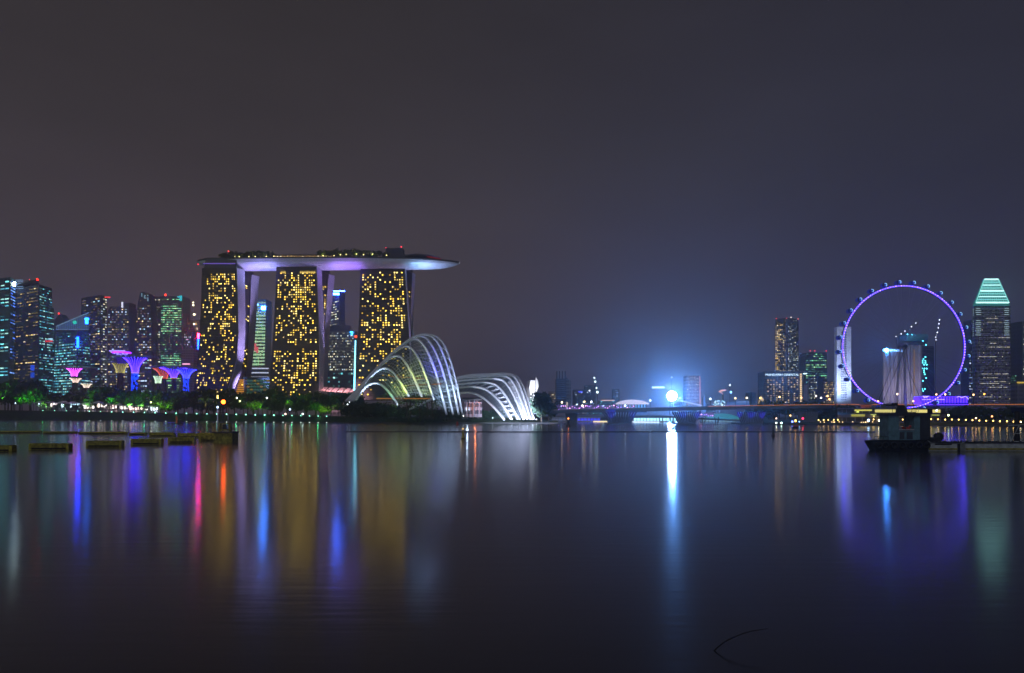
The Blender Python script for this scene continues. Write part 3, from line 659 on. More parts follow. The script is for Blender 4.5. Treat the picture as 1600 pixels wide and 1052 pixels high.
for x, y, Y, tx, ty, tY, pw, an in ((560, 634, 548, 610, 560, 585, 7e4, 70), (630, 640, 520, 618, 600, 552, 2e4, 90), (668, 640, 520, 655, 600, 556, 3.5e4, 80), (700, 645, 520, 690, 590, 562, 6e4, 70), (722, 650, 530, 712, 600, 570, 7e4, 60), (735, 645, 545, 700, 550, 585, 1.4e5, 60)):
    spot('rib_flood', at(x, y, Y), at(tx, ty, tY), (190, 215, 255), pw, an, .8, 1, t)
# lower dome
RF = [[(640, 640, 660), (680, 622, 650), (722, 614, 640), (737, 614, 632), (752, 620, 622), (770, 635, 608), (788, 656, 592)],
      [(640, 640, 668), (680, 615, 660), (722, 605.5, 650), (750, 606, 640), (768, 615, 630), (784, 632, 614), (798, 654, 596)],
      [(640, 640, 676), (690, 608, 668), (735, 599, 658), (768, 599.5, 648), (783, 609, 638), (797, 630, 620), (809, 654, 600)],
      [(640, 640, 684), (695, 602, 676), (745, 593, 666), (779, 593, 656), (793, 602, 646), (807, 627, 626), (818, 655, 604)],
      [(640, 640, 692), (700, 597, 684), (752, 589, 674), (788, 588.5, 664), (802, 598, 652), (814, 625, 630), (824, 655, 608)],
      [(640, 640, 700), (705, 594, 692), (760, 586.5, 682), (795, 586, 670), (809, 596, 657), (820, 624, 634), (829, 655, 612)],
      [(640, 640, 708), (710, 592.5, 700), (765, 585, 690), (800, 585, 676), (814, 597, 662), (825, 625, 638), (834, 655, 616)]]
RF3 = [[at(*p) for p in r] for r in RF]
t = thing('ribbed_dome', 'lower ribbed glass dome with white arches glaring bright at their right feet', 'conservatory', at(760, 656, 640), 'ribbed glass conservatories')
dome(t, RF3, [1.0] * 44, WHITE, glass_shell('blue_glass', (.5, .58, .62), .12), 3, (30, 4), lat=(2, 4))
for x, y, Y, c, pw in ((760, 632, 626, (170, 220, 200), 3500), (785, 625, 640, (130, 180, 230), 5000), (740, 622, 640, (200, 210, 150), 2600), (805, 635, 640, (220, 235, 255), 9000)): spot('dome_glow', at(x, y + 8, Y - 9), at(x, y - 6, Y + 14), c, pw * 2.2, 140, .8, 1.2, t)
for x, y, Y, tx, ty, tY, pw, an in ((816, 653, 574, 818, 640, 615, 3.4e5, 75), (826, 654, 578, 826, 645, 612, 1.2e5, 90), (806, 655, 575, 800, 630, 620, 4e4, 70), (790, 655, 570, 780, 610, 640, 7e4, 70), (770, 655, 570, 745, 605, 645, 9e4, 70), (800, 653, 572, 800, 595, 660, 1.6e5, 60)):
    spot('rib_flood', at(x, y, Y), at(tx, ty, tY), (205, 218, 255), pw, an, .8, 1, t)
sk = MB(); RR = [resample([c for c in r], 40) for r in RF3[3:]]; cc = sum((p for r in RR for p in r), Vector()) / sum(len(r) for r in RR)
for a, b2 in zip(RR, RR[1:]):
    for i in range(24, 39): sk.quad(*[cc + (p - cc) * .985 for p in (a[i], b2[i], b2[i + 1], a[i + 1])])
sk.build('side_panel', WHITE, t)
# entrance pavilion between the domes
t = thing('pavilion', 'small pavilion with overhanging roof and orange lit columns between the two domes', 'pavilion', at(740, 650, 590)); Yp = 590
MB().prism([[at(721, 626, Yp), at(754, 625.5, Yp), at(754, 625.5, Yp + 20), at(721, 626, Yp + 20)], [at(722, 623.5, Yp), at(752, 623.5, Yp), at(750, 621.5, Yp + 20), at(722, 621.5, Yp + 20)]]).build('roof', M['deckm'], t)
for x in (728, 733, 741, 746): MB().bar(at(x, 652, Yp + 4), at(x, 625, Yp + 4), .5).build('column', M['stone'], t)
MB().box((px(738, Yp), Yp + 14, zz(640, Yp)), (14, 3, 12)).build('wall', M['stone'], t)
point('pavilion_glow', at(742, 634, Yp + 5), (255, 130, 50), 2600, .6, t); point('pavilion_glow', at(730, 640, Yp + 3), (200, 230, 255), 1200, .6, t)
# petal shaped museum behind the low dome
t = thing('petal_museum', 'white petal shaped building glowing beside the lower dome', 'museum', at(832, 640, 1100)); Ym = 1100
MB().prism([[at(827, 606, Ym), at(829, 594.5, Ym), at(836.5, 594.5, Ym), at(837, 606, Ym), at(834.5, 628, Ym), at(830, 628, Ym)], [q + Vector((-4, 24, 0)) for q in (at(827, 606, Ym), at(829, 594.5, Ym), at(836.5, 594.5, Ym), at(837, 606, Ym), at(834.5, 628, Ym), at(830, 628, Ym))]]).build('petal', WHITE, t)
MB().tube([at(837, 589, Ym + 4), at(839.3, 596, Ym + 4), at(839.6, 604, Ym + 4), at(838, 612, Ym + 4)], [.5, 2.2, 2.4, .6], 8).build('petal', WHITE, t)
MB().box((px(832, Ym), Ym + 14, zz(640, Ym)), (9, 10, 24)).build('stem', M['concrete'], t)
spot('museum_flood', at(828, 640, Ym - 40), at(832, 610, Ym), (235, 240, 255), 4.0e5, 70, .8, 1, t)
# glow of white garden lamps by the dome foot
for x, y in ((543, 632), (546, 628), (724, 650), (770, 653), (800, 655), (812, 655), (824, 655), (832, 655.5), (838, 655.5)):
    Y = shoreY(LEFT, x) + 11; p = at(x, y, Y); o = polelamp('garden_lamp', p, gz(LEFT, x) - .5, .55, (235, 245, 255), 5); tag(o, 'white garden lamp at the foot of the ribbed domes', 'lamp', 'white lamps at the dome feet')

# ------------------------------------------------------------------ steel funnel trees
def funnel(label, x, ytop, yneck, ybase, wtop, wneck, Y, c, k, trunkc=None, canopy=None, ring=None):
    z0 = zz(ybase, Y); s = Y / F; t = thing('funnel_tree', label, 'funnel tree', pt(x, Y, z0), 'steel funnel trees in the garden')
    zt, zn = zz(ytop, Y), zz(yneck, Y); cx = px(x, Y); prof = lambda v: wneck * s + (wtop - wneck) * s * v ** 1.9
    b = MB(); n = 22
    for i in range(n):
        a = 2 * math.pi * i / n
        b.tube([(cx + math.cos(a) * prof(v), Y + math.sin(a) * prof(v), zn + (zt - zn) * (1 - (1 - v) ** 1.25)) for v in (0, .25, .5, .75, 1)], .36 * s, 4)
    b.build('branch_cage', em(c, k * 8), t)
    b = MB(); b.lathe((cx, Y, 0), [(prof(0) * .5, zn), (prof(.35) * .86, zn + (zt - zn) * .42), (prof(.7) * .9, zn + (zt - zn) * .78), (prof(.97) * .95, zt)], 24); b.build('funnel', em(c, k * .10), t)
    if canopy:
        w = canopy * s; b = MB()
        for i in range(48):
            a = 2 * math.pi * i / 48; b.bar((cx + math.cos(a) * prof(1) * .95, Y + math.sin(a) * prof(1) * .95, zt), (cx + math.cos(a) * w, Y + math.sin(a) * w, zt + 2.2 * s), .3 * s)
        for q in (.75, 1.0): 
            pts = [(cx + math.cos(R(12 * i)) * w * q, Y + math.sin(R(12 * i)) * w * q, zt + (2.2 if q == 1 else 1.2) * s) for i in range(31)]; b.tube(pts, .35 * s, 4)
        b.build('canopy', M['treeskin'], t)
    MB().lathe((cx, Y, 0), [(wneck * s * .95, z0), (wneck * s * .75, (z0 + zn) / 2), (wneck * s * .8, zn)], 14).build('trunk', M['navy'] if trunkc else M['bark'], t)
    if trunkc:
        rr = random.Random(int(x)); b = MB()
        for i in range(46):
            a = rr.uniform(math.pi, 2 * math.pi); zq = rr.uniform(z0, zn); MB().box((cx + math.cos(a) * wneck * s * .93, Y + math.sin(a) * wneck * s * .93, zq), (1.3, 1.3, 2.2)).build('trunk_light', em(trunkc, 3), t)
    if ring:
        MB().lathe((cx, Y, 0), [(wneck * s * 1.12, zn - 1.8 * s), (wneck * s * 1.2, zn)], 14).build('collar', em((230, 170, 110), .8), t)
    return t
VI, BL = (62, 36, 255), (40, 44, 255)
funnel('tallest steel funnel tree glowing blue violet with a blue trunk', 211, 559.5, 582, 610, 17, 4.6, 1010, VI, 1.5, (20, 60, 255), 33, 1)
funnel('blue violet funnel tree, left one of the overlapping pair by the left hotel tower', 271.5, 575, 590, 610, 20, 4.2, 1000, VI, 1.5, None, 28, 1)
funnel('blue violet funnel tree, right one of the overlapping pair by the left hotel tower', 291, 577.5, 592, 612, 15, 4, 985, BL, 1.4, (20, 50, 200), 29)
funnel('olive and red funnel tree behind the violet ring', 188, 568, 583, 612, 12, 6, 1050, (150, 140, 80), .35, None, 22)
funnel('red lit funnel tree half hidden behind the blue pair', 256, 576, 592, 612, 16, 5, 1040, (190, 80, 70), .32, None, 24)
funnel('pale green funnel tree below the red one', 247, 588, 599, 612, 7, 4, 1020, (170, 200, 170), .42)
funnel('small magenta funnel tree in front of the teal office block', 116, 576, 588, 608, 11, 4, 1020, (200, 70, 235), .8, None, 32)
funnel('small cream funnel tree right below the magenta one', 118, 591.5, 598, 612, 8.5, 3.5, 1000, (210, 180, 165), .42)
funnel('small cream funnel tree right of the cream one beside it', 135, 600, 606, 612, 8, 3.5, 1000, (200, 185, 165), .42)
t = thing('sky_ring', 'violet glowing round restaurant ring above the olive funnel tree', 'restaurant', at(190, 568, 1040)); Yq = 1040; s = Yq / F
MB().lathe((px(190, Yq), Yq, zz(552.3, Yq)), [(13.5 * s, 0), (14 * s, 2.2 * s * .6), (13 * s, 2.2 * s)], 28).build('light_band', em((150, 40, 255), 4, True), t)
MB().lathe((px(190, Yq), Yq, zz(559, Yq)), [(6 * s, -9 * s), (7 * s, 0), (12.5 * s, 6 * s)], 28).build('bowl', em((60, 40, 190), .55), t)
rr = random.Random(2)
for i in range(40): a = rr.uniform(3.3, 6.1); q = rr.uniform(8, 12.6) * s; MB().box((px(190, Yq) + math.cos(a) * q, Yq + math.sin(a) * q - 1, zz(559, Yq) + (q / s - 7) * 1.1 * s), (1.3, 1, 1)).build('bowl_light', em((150, 130, 255), 2.5), t)
for i in range(14): MB().box((px(178 + i * 1.8, Yq), Yq - 11, zz(549.3, Yq)), (1, 1, 1.4)).build('bowl_light', em((150, 130, 255), 2.5), t)


# ------------------------------------------------------------------ white market tents on the left bank
for i, (x, w, y, ht, c, lab) in enumerate(((61, 18, 631, 5, (215, 235, 255), 'white lit tent, first one at the left end of the row'), (76, 11, 631, 5, (255, 235, 235), 'narrow rosy white tent beside the first lit tent'), (96, 17, 632, 7, (205, 240, 255), 'cool white lit tent with a pale raised roof'),
        (110, 13, 632, 6, (190, 235, 255), 'bluish white lit tent with a flat glowing front'), (131, 17, 634, 7, (255, 245, 235), 'white lit tent with four open bays'), (150, 14, 632, 7, (255, 236, 220), 'cream lit tent under the palms'), (166, 17, 634, 8, (255, 225, 220), 'wide pinkish lit tent with red trim along its roof'),
        (186, 14, 635, 7, (255, 248, 230), 'white lit tent below a green lit tree'), (202, 16, 636, 7, (255, 222, 210), 'pale pink lit tent with open front'), (217, 13, 636, 6, (250, 240, 215), 'low cream lit tent near the right end'), (233, 12, 637, 6, (225, 245, 255), 'cool white lit tent, last one at the right end of the row'))):
    Y = shoreY(LEFT, x) + 18; s = Y / F; z = gz(LEFT, x); zt = zz(y - ht * .2, Y); xx = px(x, Y); d = 14
    t = thing('market_tent', lab, 'tent', (xx, Y, z), 'white market tents')
    hw = w * s / 2; zb = zz(y + 4.5, Y)
    MB().prism([[(xx - hw - 1, Y - 1, zt), (xx + hw + 1, Y - 1, zt), (xx + hw + 1, Y + d, zt), (xx - hw - 1, Y + d, zt)], [(xx - hw * .35, Y + d * .4, zt + ht * .55 * s), (xx + hw * .35, Y + d * .4, zt + ht * .55 * s), (xx + hw * .35, Y + d * .5, zt + ht * .55 * s), (xx - hw * .35, Y + d * .5, zt + ht * .55 * s)]]).build('roof', WHITE, t)
    nb = max(3, int(w / 4)); b = MB()
    for k in range(nb): b.box((xx - hw + (k + .5) * 2 * hw / nb, Y + d - 2, (zt + zb) / 2), (2 * hw / nb * .8, .4, (zt - zb) * (.75 + .25 * ((k * 7 + i) % 3) / 2)))
    b.build('lit_back_panel', em(c, 3.2), t)
    for k in range(nb + 1): MB().box((xx - hw + k * 2 * hw / nb, Y, (zt + z) / 2), (.5, .5, zt - z)).build('post', M['dark'], t)
    MB().box((xx, Y + d - .8, (zb + z) / 2 - .5), (2 * hw, .5, zb - z + 1)).build('counter', M['stone'], t)
    if i % 2 == 0: spot('tent_glow', (xx, Y - 1, zt - .3), (xx, Y + 7, z), c, 26000, 120, .8, 1, t)
rr = random.Random(12)
# promenade lamps
def lampmesh(name, h, c, k, rad): return MB().bar((0, 0, 0), (0, 0, h), .14).build(name + '_pole', M['dark']), None
def street_lamp(name, label, group, loc, h, c, k, r, sample=True, arm=0):
    key = (name, round(h, 1), c, k, r, arm)
    if key in SL:
        return dup(SL[key], loc, label=label, group=group)
    t = thing(name, label, 'lamp', loc, group); x, y, z = loc
    b = MB().bar((x, y, z), (x, y, z + h), .16, 5)
    if arm: b.bar((x, y, z + h), (x + arm, y, z + h + .3), .12)
    b.build('pole', M['dark'], t)
    MB().ball((x + arm, y, z + h + (.2 if arm else 0)), r, 6, 4).build('lamp_head', em(c, k, sample), t)
    SL[key] = t; return t
SL = {}
x = 67
i = 0
while x < 515:
    Y = shoreY(LEFT, x) + 9; z = gz(LEFT, x) - 1.2; wk = x > 435 or x < 125
    street_lamp('bank_lamp', 'small green white lamp in the even row along the left bank', 'small lamps along the left bank', (px(x, Y), Y, z), 1.7, (150, 255, 220), 3.5 if wk else 7.5, .52)
    MBx = at(x, interp(LEFT, x)[0] - .4, shoreY(LEFT, x) - 1)
    if x > 130: tag(MB().ball(MBx, .42, 6, 4).build('quay_light', em((220, 240, 230), 2.2)), 'tiny pale light at the waterline of the left quay', 'quay light', 'tiny lights along the left quay')
    if i % 3 == 0: spot('lamp_glow', (px(x, Y), Y - 1, z + 2.6), (px(x, Y), Y - 4, z - 1), (60, 255, 150), 500, 130, .8, .4, None)
    x += 18.4 - i * .19; i += 1
for x, y, c, lab in ((370, 640 - 18, (255, 255, 210), 'taller pale lamp right of the orange beacon'), (375, 627, (230, 255, 140), 'yellow green lamp among the trees right of the orange beacon'), (236, 629, (255, 255, 170), 'yellow lamp at the right end of the tents'), (417, 622, (230, 240, 240), 'white lamp among the trees between the first two towers'),
               (453, 640, (200, 215, 255), 'large bluish white lamp low among the bank trees'), (446, 647, (255, 215, 200), 'pinkish lamp beside the path on the bank'), (340, 622, (255, 230, 120), 'yellow lamp left of the orange beacon'), (24, 630, (190, 220, 255), 'bluish lamp under the far left trees'), (340, 619, (255, 220, 110), 'upper yellow lamp left of the orange beacon'), (473, 647, (220, 255, 250), 'cool lamp on the path before the middle tower')):
    Y = shoreY(LEFT, x) + 16; z = gz(LEFT, x); street_lamp('garden_lamp', lab, None, (px(x, Y), Y, z), zz(y, Y) - z, c, 7, .8)

# ------------------------------------------------------------------ business district at the left
def rowp(lo, hi, thr): return lambda j, r: hi if r > thr else lo
T = tower
YC = 1750
t = T('office_tower', 'teal glass tower cut by the left edge of the picture with a bright roof sign', 'tower', YC, [(625, -40, 14, 26), (433, -40, 16.5, 28)], M['glasst'], 60, 60,
  [dict(f='L', nc=8, nr=34, fn=lit('teal', .3, 1.5, 1, rows=rowp(.12, .9, .72)), k=dict(merge=4, wu=.8, wv=.35)), dict(f='R', nc=3, nr=40, fn=lit('blue', .5, 1.2, 2, rows=rowp(.25, .9, .6)), k=dict(wu=.85, wv=.4, merge=3))])
b = MB(); b.box((px(22.5, YC + 25), YC + 22, zz(441.5, YC)), (9, 3, 9)); b.build('sign_panel', em((215, 250, 245), 32, True), t)
b = MB(); b.box((px(18, YC + 15), YC + 12, zz(441, YC)), (5, 3, 7)); b.build('sign_panel', em((255, 50, 60), 2), t)
b = MB()
for k in range(6): b.box((px(21, YC), YC + 20, zz(435.5 + k * 2.6, YC)), (18, 2, 1.1))
b.build('roof_lights', em((150, 200, 255), .8), t)
t = T('office_tower', 'broad dark bronze tower with yellow floors and a red roof beacon', 'tower', YC - 20, [(625, 14, 60, 86), (476, 18, 61, 84.5), (475, 18.5, 61, 81.5), (444, 21, 61, 81.3)], M['bronze'], 70, 60,
  [dict(f='L', nc=11, nr=36, fn=lit('warm', .2, 1.0, 3, rows=rowp(.07, .55, .74), cols=lambda i: 1.5 if i > 5 else .7), k=dict(merge=4, wu=.8, wv=.3)), dict(f='R', nc=8, nr=40, fn=lit('teal', .4, 1.1, 4, rows=rowp(.18, .8, .55)), k=dict(merge=4, wu=.8, wv=.35))], cap=80)
MB().prism([[pt(24, YC + 20, zz(444, YC)), pt(61, YC - 16, zz(444, YC)), pt(61, YC + 30, zz(444, YC)), pt(26, YC + 60, zz(444, YC))], [pt(40, YC + 20, zz(437.5, YC)), pt(61, YC - 16, zz(438, YC)), pt(61, YC + 30, zz(438, YC)), pt(42, YC + 60, zz(437.5, YC))]]).build('roof', M['bronze'], t)
beacon(t, at(58.5, 437, YC - 25), (255, 40, 30), 2.8, 6); beacon(t, at(46, 437, YC - 25), (255, 90, 90), 1.2, 2)
b = MB().box((px(72, YC), YC + 5, zz(533, YC)), (24, 2, 4)); b.build('sign_panel', em((255, 40, 40), 1.1), t)
b = MB().box((px(76, YC), YC + 7, zz(529.5, YC)), (9, 2, 4)); b.build('sign_panel', em((170, 225, 255), 1.6), t)
for y, k in ((576, 1.1), (587, .8)): MB().box((px(61, YC), YC - 24, zz(y, YC)), (8, 2, 12)).build('sign_panel', em((40, 90, 255), k), t)
t = T('office_tower', 'small far tower with a pointed top and a red beacon left of the sloping crown', 'tower', 2100, [(625, 85, None, 101), (502, 85, None, 101), (494, 90, None, 96), (491, 92, None, 94)], M['bronze'], 30, 30); beacon(t, at(92, 490, 2098), (255, 50, 50), 2.6, 4)
t = T('office_block', 'teal lit office block with a sloping blue glass crown and two logo lights', 'tower', YC - 60, [(625, 81, 121, 142), (516, 86.5, 121, 140), (515.5, 86.5, 121, 140)], M['glasst'], 50, 40,
  [dict(f='L', nc=12, nr=24, fn=lit('teal', .82, .95, 5, rows=lambda j, r: .1 if j > 19 else (.85 if r > .15 else .3)), k=dict(merge=3, wu=.75, wv=.42)), dict(f='R', nc=7, nr=24, fn=lit('teal', .35, .7, 6, rows=rowp(.15, .6, .5)), k=dict(merge=3, wu=.8, wv=.4))], cap=90)
Yx = YC - 60
MB().prism([[at(88, 514, Yx), at(121, 515, Yx), at(139, 514.5, Yx), at(139, 514, Yx + 40), at(90, 513, Yx + 40)], [at(88.3, 510, Yx), at(121, 496, Yx), at(138.5, 489, Yx), at(138.5, 489, Yx + 40), at(90, 510, Yx + 40)]]).build('crown', em((60, 95, 150), .42), t)
b = MB()
for k in range(15): b.bar(at(88.5 + k * 3.3, 515, Yx - 1), at(88.5 + k * 3.3, 509.5 - k * 1.4, Yx - 1), .5)
b.tube([at(88, 510, Yx - 1), at(138.5, 488.7, Yx - 1)], 1.2, 5); b.tube([at(88, 515, Yx - 1), at(139, 515, Yx - 1)], .7, 5); b.build('crown_frame', em((150, 190, 235), .6), t)
MB().ball(at(116.7, 504, Yx - 4), 4.2, 10, 6).build('logo_light', em((40, 220, 190), 1.3), t)
MB().box(at(135.5, 501.5, Yx - 4), (6, 2, 14)).box(at(135.5, 498.5, Yx - 4.5), (9, 2, 3)).build('logo_light', em((24, 100, 255), 22, True), t)
MB().box(at(121.5, 535, Yx - 2), (4.5, 2, 25)).build('light_strip', em((6, 44, 255), 60, True), t)
t = T('office_tower', 'tall dark slab tower with yellow windows down its right side and a red roof bar', 'tower', YC + 60, [(625, 126, 157, 166.5), (461, 127, 157, 167.5)], M['bronze'], 50, 30,
  [dict(f='L', nc=8, nr=40, fn=lit('mixc', .3, 1.1, 7, rows=rowp(.08, .7, .82), cols=lambda i: 2 if i > 5 else .6), k=dict(merge=3, wu=.75, wv=.4)), dict(f='R', nc=3, nr=40, fn=lit('pale', .4, 1.1, 8), k=dict(merge=3, wu=.8, wv=.4))])
MB().box((px(147, YC), YC + 58, zz(458.5, YC)), (13, 3, 2.2)).build('beacon', em((255, 60, 45), 1.8), t)
t = T('office_tower', 'dark round shouldered tower with a short white roof light', 'tower', YC + 90, [(625, 168, None, 203), (486, 168, None, 202), (481, 171, None, 202), (479, 174, None, 201.5)], M['glassb'], 50, 50,
  [dict(nc=11, nr=36, fn=lit('mixc', .2, 1.0, 9), k=dict(merge=2, wu=.7, wv=.45))])
MB().box(at(191, 476.5, YC + 88), (3.4, 2, 14)).build('roof_light', em((225, 230, 255), 1.6), t)
MB().box((px(196, YC + 90), YC + 110, zz(480, YC + 90) + 5), (16, 30, 12)).build('roof_house', M['bronze'], t)
t = T('office_tower', 'tapering dark tower with a curved left edge and warm windows', 'tower', YC + 40, [(625, 207, None, 238), (540, 209, None, 237.5), (500, 212, None, 236.5), (475, 215, None, 235.5), (460, 218, None, 232), (456.5, 219, None, 226)], M['bronze'], 45, 45,
  [dict(nc=8, nr=40, fn=lit('mixc', .2, 1.1, 10, rows=rowp(.1, .4, .6)), k=dict(merge=2, wu=.7, wv=.45))])
b = MB(); [b.box(at(x, y, YC + 38), (2.6, 1.5, 9)) for x, y in ((221.5, 461), (226, 464), (231, 468))]; b.build('roof_light', em((130, 170, 190), .8), t)
t = T('office_tower', 'slim dark slab joined to the green lit tower', 'tower', YC + 70, [(625, 237, None, 254), (463.5, 237.5, None, 254)], M['glassb'], 40, 40, [dict(nc=5, nr=40, fn=lit('pale', .2, 1.0, 11), k=dict(merge=2, wu=.7, wv=.45))]); beacon(t, at(240, 463, YC + 68), (230, 160, 140), 1.4, 1.5)
t = T('office_tower', 'dark tower with bands of green lit floors and a cyan corner light', 'tower', YC + 20, [(625, 250, None, 283), (470, 251, None, 285), (463, 251.5, None, 284.5)], M['glasst'], 45, 45,
  [dict(nc=11, nr=44, fn=lit('green', .5, 1.05, 12, rows=lambda j, r: .8 if 28 < j < 41 or 13 < j < 19 and r > .3 or 6 < j < 9 else (.25 if r > .6 else .03)), k=dict(merge=3, wu=.85, wv=.36))], cap=80)
beacon(t, at(258.5, 461, YC + 18), (255, 55, 35), 2.6, 6); MB().box(at(282.5, 466, YC + 18), (5, 2, 12)).box(at(280, 464, YC + 17.6), (9, 2, 3)).build('corner_light', em((60, 215, 235), 1.1), t)
t = T('office_block', 'lower grey block with bluish windows right of the green lit tower', 'tower', YC + 30, [(625, 283, None, 299), (519, 283, None, 299)], M['glassb'], 40, 40, [dict(nc=7, nr=26, fn=lit('cool', .4, .8, 13), k=dict(wu=.5, wv=.5))])
t = T('office_block', 'dark block crowned by glaring work lamps beside the left hotel tower', 'tower', YC + 50, [(625, 284, None, 316), (525, 284, None, 316), (506, 284, None, 312), (500, 287, None, 310)], M['stone'], 40, 40, [dict(nc=9, nr=16, fn=lit('warm', .12, 1, 14), k=dict(wu=.6, wv=.5))])
b = MB(); [b.ball(at(x, y, YC + 46), r, 7, 5) for x, y, r in ((303.6, 491.5, 2.6), (303.4, 506.5, 2.3), (286, 504, 2.2), (302, 473, 1.8), (302, 477, 2.2))]; b.build('work_lamp', em((255, 240, 190), 6, True), t)
MB().bar(at(302, 512, YC + 46), at(302, 471, YC + 46), .5).bar(at(293, 507, YC + 46), at(293, 495, YC + 46), 2).build('crane_mast', M['concrete'], t)
t = T('sign_tower', 'narrow tower with a red and blue upright neon sign', 'tower', YC - 10, [(625, 307, None, 317), (522, 307, None, 317)], M['bronze'], 20, 20)
MB().box(at(311, 524.5, YC - 12), (7, 2, 10)).build('neon_panel', em((255, 26, 60), 110, True), t); MB().box(at(310.5, 538, YC - 12), (5, 2, 26)).build('neon_panel', em((16, 60, 255), 34, True), t)
T('office_block', 'low dark block behind the blue funnel pair with a pink roof strip', 'block', YC - 120, [(625, 284, None, 303), (545, 284, None, 303)], M['stone'], 30, 30)
o = MB().box(at(291, 569, YC - 500), (12, 2, 2.4)).build('roof_strip', em((255, 170, 210), 1.6)); tag(o, 'short pink light strip above the right blue funnel tree', 'light strip')
# towers seen between the hotel towers
t = T('office_tower', 'bright tower striped with pale green lit floors between the left and middle hotel towers', 'tower', 1700, [(600, 386.5, None, 414), (570, 388, None, 414), (520, 390.5, None, 415), (468, 394, None, 416)], M['glasst'], 40, 40,
  [dict(nc=1, nr=25, fn=lambda i, j: em((200, 240, 190) if j < 17 else (190, 225, 215), 1.05 if j < 21 else .7), k=dict(wu=.97, wv=.38, u0=0, u1=1)), dict(nc=9, nr=25, fn=lit('green', .55, .7, 15), k=dict(wu=.6, wv=.8, off=.15))], cap=70)
MB().box(at(411.5, 481.5, 1696), (9, 2, 8)).build('sign_panel', em((46, 120, 255), 120, True), t); MB().box(at(400, 476, 1696), (11, 2, 4)).build('sign_panel', em((90, 150, 255), 10, True), t)
MB().box(at(399, 543, 1696), (4, 2, 18)).box(at(402, 547, 1696), (4, 2, 14)).build('sign_panel', em((255, 110, 120), .9), t)
t = T('office_block', 'low block ringed by white light bands at the foot of the striped tower', 'block', 1680, [(600, 385, None, 420), (572, 388, None, 420)], M['bronze'], 30, 30, [dict(nc=1, nr=4, fn=lambda i, j: em((215, 225, 255), 1.1 if j != 1 else .5), k=dict(wu=.98, wv=.28, u0=0, u1=1))])
t = T('office_tower', 'dim block with a blue sign right of the striped tower', 'tower', 1900, [(600, 410, None, 424), (555, 410, None, 424)], M['navy'], 30, 30); MB().box(at(416.5, 559, 1898), (16, 2, 5)).build('sign_panel', em((20, 50, 255), 6, True), t)
t = T('office_tower', 'tall bluish tower with a white roof sign between the middle and right hotel towers', 'tower', 1800, [(600, 508, 530, 540), (454, 512, 530, 539)], M['glassb'], 50, 40,
  [dict(f='L', nc=6, nr=36, fn=lit('pale', .28, .9, 16, rows=rowp(.15, .7, .75)), k=dict(merge=3, wu=.8, wv=.36))])
MB().box(at(523, 459.5, 1796), (22, 2, 5)).box(at(529, 455, 1796), (30, 2, 2)).build('sign_panel', em((50, 96, 255), 65, True), t)
t = T('office_tower', 'wide grid faced grey tower with a small cyan sign at its top right corner', 'tower', 1720, [(610, 510, None, 555), (517, 512, None, 554)], M['pale'], 40, 40, [dict(nc=15, nr=22, fn=lit('pale', .32, .9, 17, rows=rowp(.2, .75, .85)), k=dict(merge=2, wu=.6, wv=.45))], cap=90)
MB().box((px(532, 1720), 1735, zz(513, 1720)), (40, 20, 14)).build('roof_house', M['navy'], t); MB().box(at(549.5, 521, 1716), (3, 2, 8)).box(at(549, 519, 1715), (6, 2, 2.5)).build('sign_panel', em((40, 160, 255), 14, True), t)
t = T('office_block', 'dark low block in front of the grid faced tower', 'block', 1500, [(620, 510, None, 553), (580, 511, None, 553)], M['navy'], 30, 30, [dict(nc=10, nr=6, fn=lit('teal', .1, 1, 18), k=dict(wu=.7, wv=.4))])
t = thing('light_mast', 'slim cyan lit mast with a red beacon beside the right hotel tower', 'mast', at(555, 610, 1030)); MB().tube([at(553.5, 610, 1030), at(555.5, 532, 1030)], [1.2, .8], 6).build('pole', em((120, 215, 240), 5, True), t); beacon(t, at(556, 526, 1030), (255, 60, 35), 1.8, 5)
MB().bar(at(555.5, 532, 1030), at(556, 527, 1030), .4).build('tip', M['dark'], t)
o = MB().box(at(643, 522, 1500), (9, 3, 1.6)).build('roof_strip', em((110, 160, 220), .8)); tag(o, 'short blue light strip right of the right hotel tower above the dome', 'light strip')
# ------------------------------------------------------------------ road bridge across the bay
BR = [(835, 641.5, 600), (868, 640.8, 592), (950, 638.6, 585), (1060, 636.3, 575), (1150, 634.4, 568), (1250, 632.8, 566), (1285, 632.4, 575), (1306, 632.6, 600)]
t = thing('road_bridge', 'long low concrete road bridge crossing the bay on fan shaped blue lit piers', 'bridge', at(1070, 662, 575))
C3 = crom([at(*p) for p in BR], 8)
def ribbon(b, C, y0, y1, z0, z1):
    b.prism([[c + Vector((0, y0, z0)), c + Vector((0, y1, z0)), c + Vector((0, y1, z1)), c + Vector((0, y0, z1))] for c in C])
b = MB(); ribbon(b, C3, 0, 22, -2.7, -1.0); b.build('deck', M['bridge'], t)
b = MB(); ribbon(b, C3, -.6, -.05, -1.3, .2); ribbon(b, C3, 22.05, 22.5, -1.3, .2); b.build('parapet', M['bridge'], t)
b = MB(); ribbon(b, C3[28:], -.9, -.62, -.15, .25); b.build('rail_light', em((255, 150, 80), .55), t)
b = MB(); ribbon(b, C3[4:28], -.9, -.62, -.05, .15); b.build('rail_light', em((190, 190, 220), .35), t)
t2 = thing('elevated_road', 'long elevated road edged by orange light running behind the wheel', 'elevated road', at(1460, 650, 985))
C4 = [at(1290 + 30 * i, 632.2 - .02 * i, 985) for i in range(14)]
b = MB(); ribbon(b, C4, 0, 18, -2.4, -.8); b.build('deck', M['bridge'], t2)
b = MB(); ribbon(b, C4, -.5, -.05, -.7, .5); b.build('rail_light', em((255, 150, 80), .5), t2)
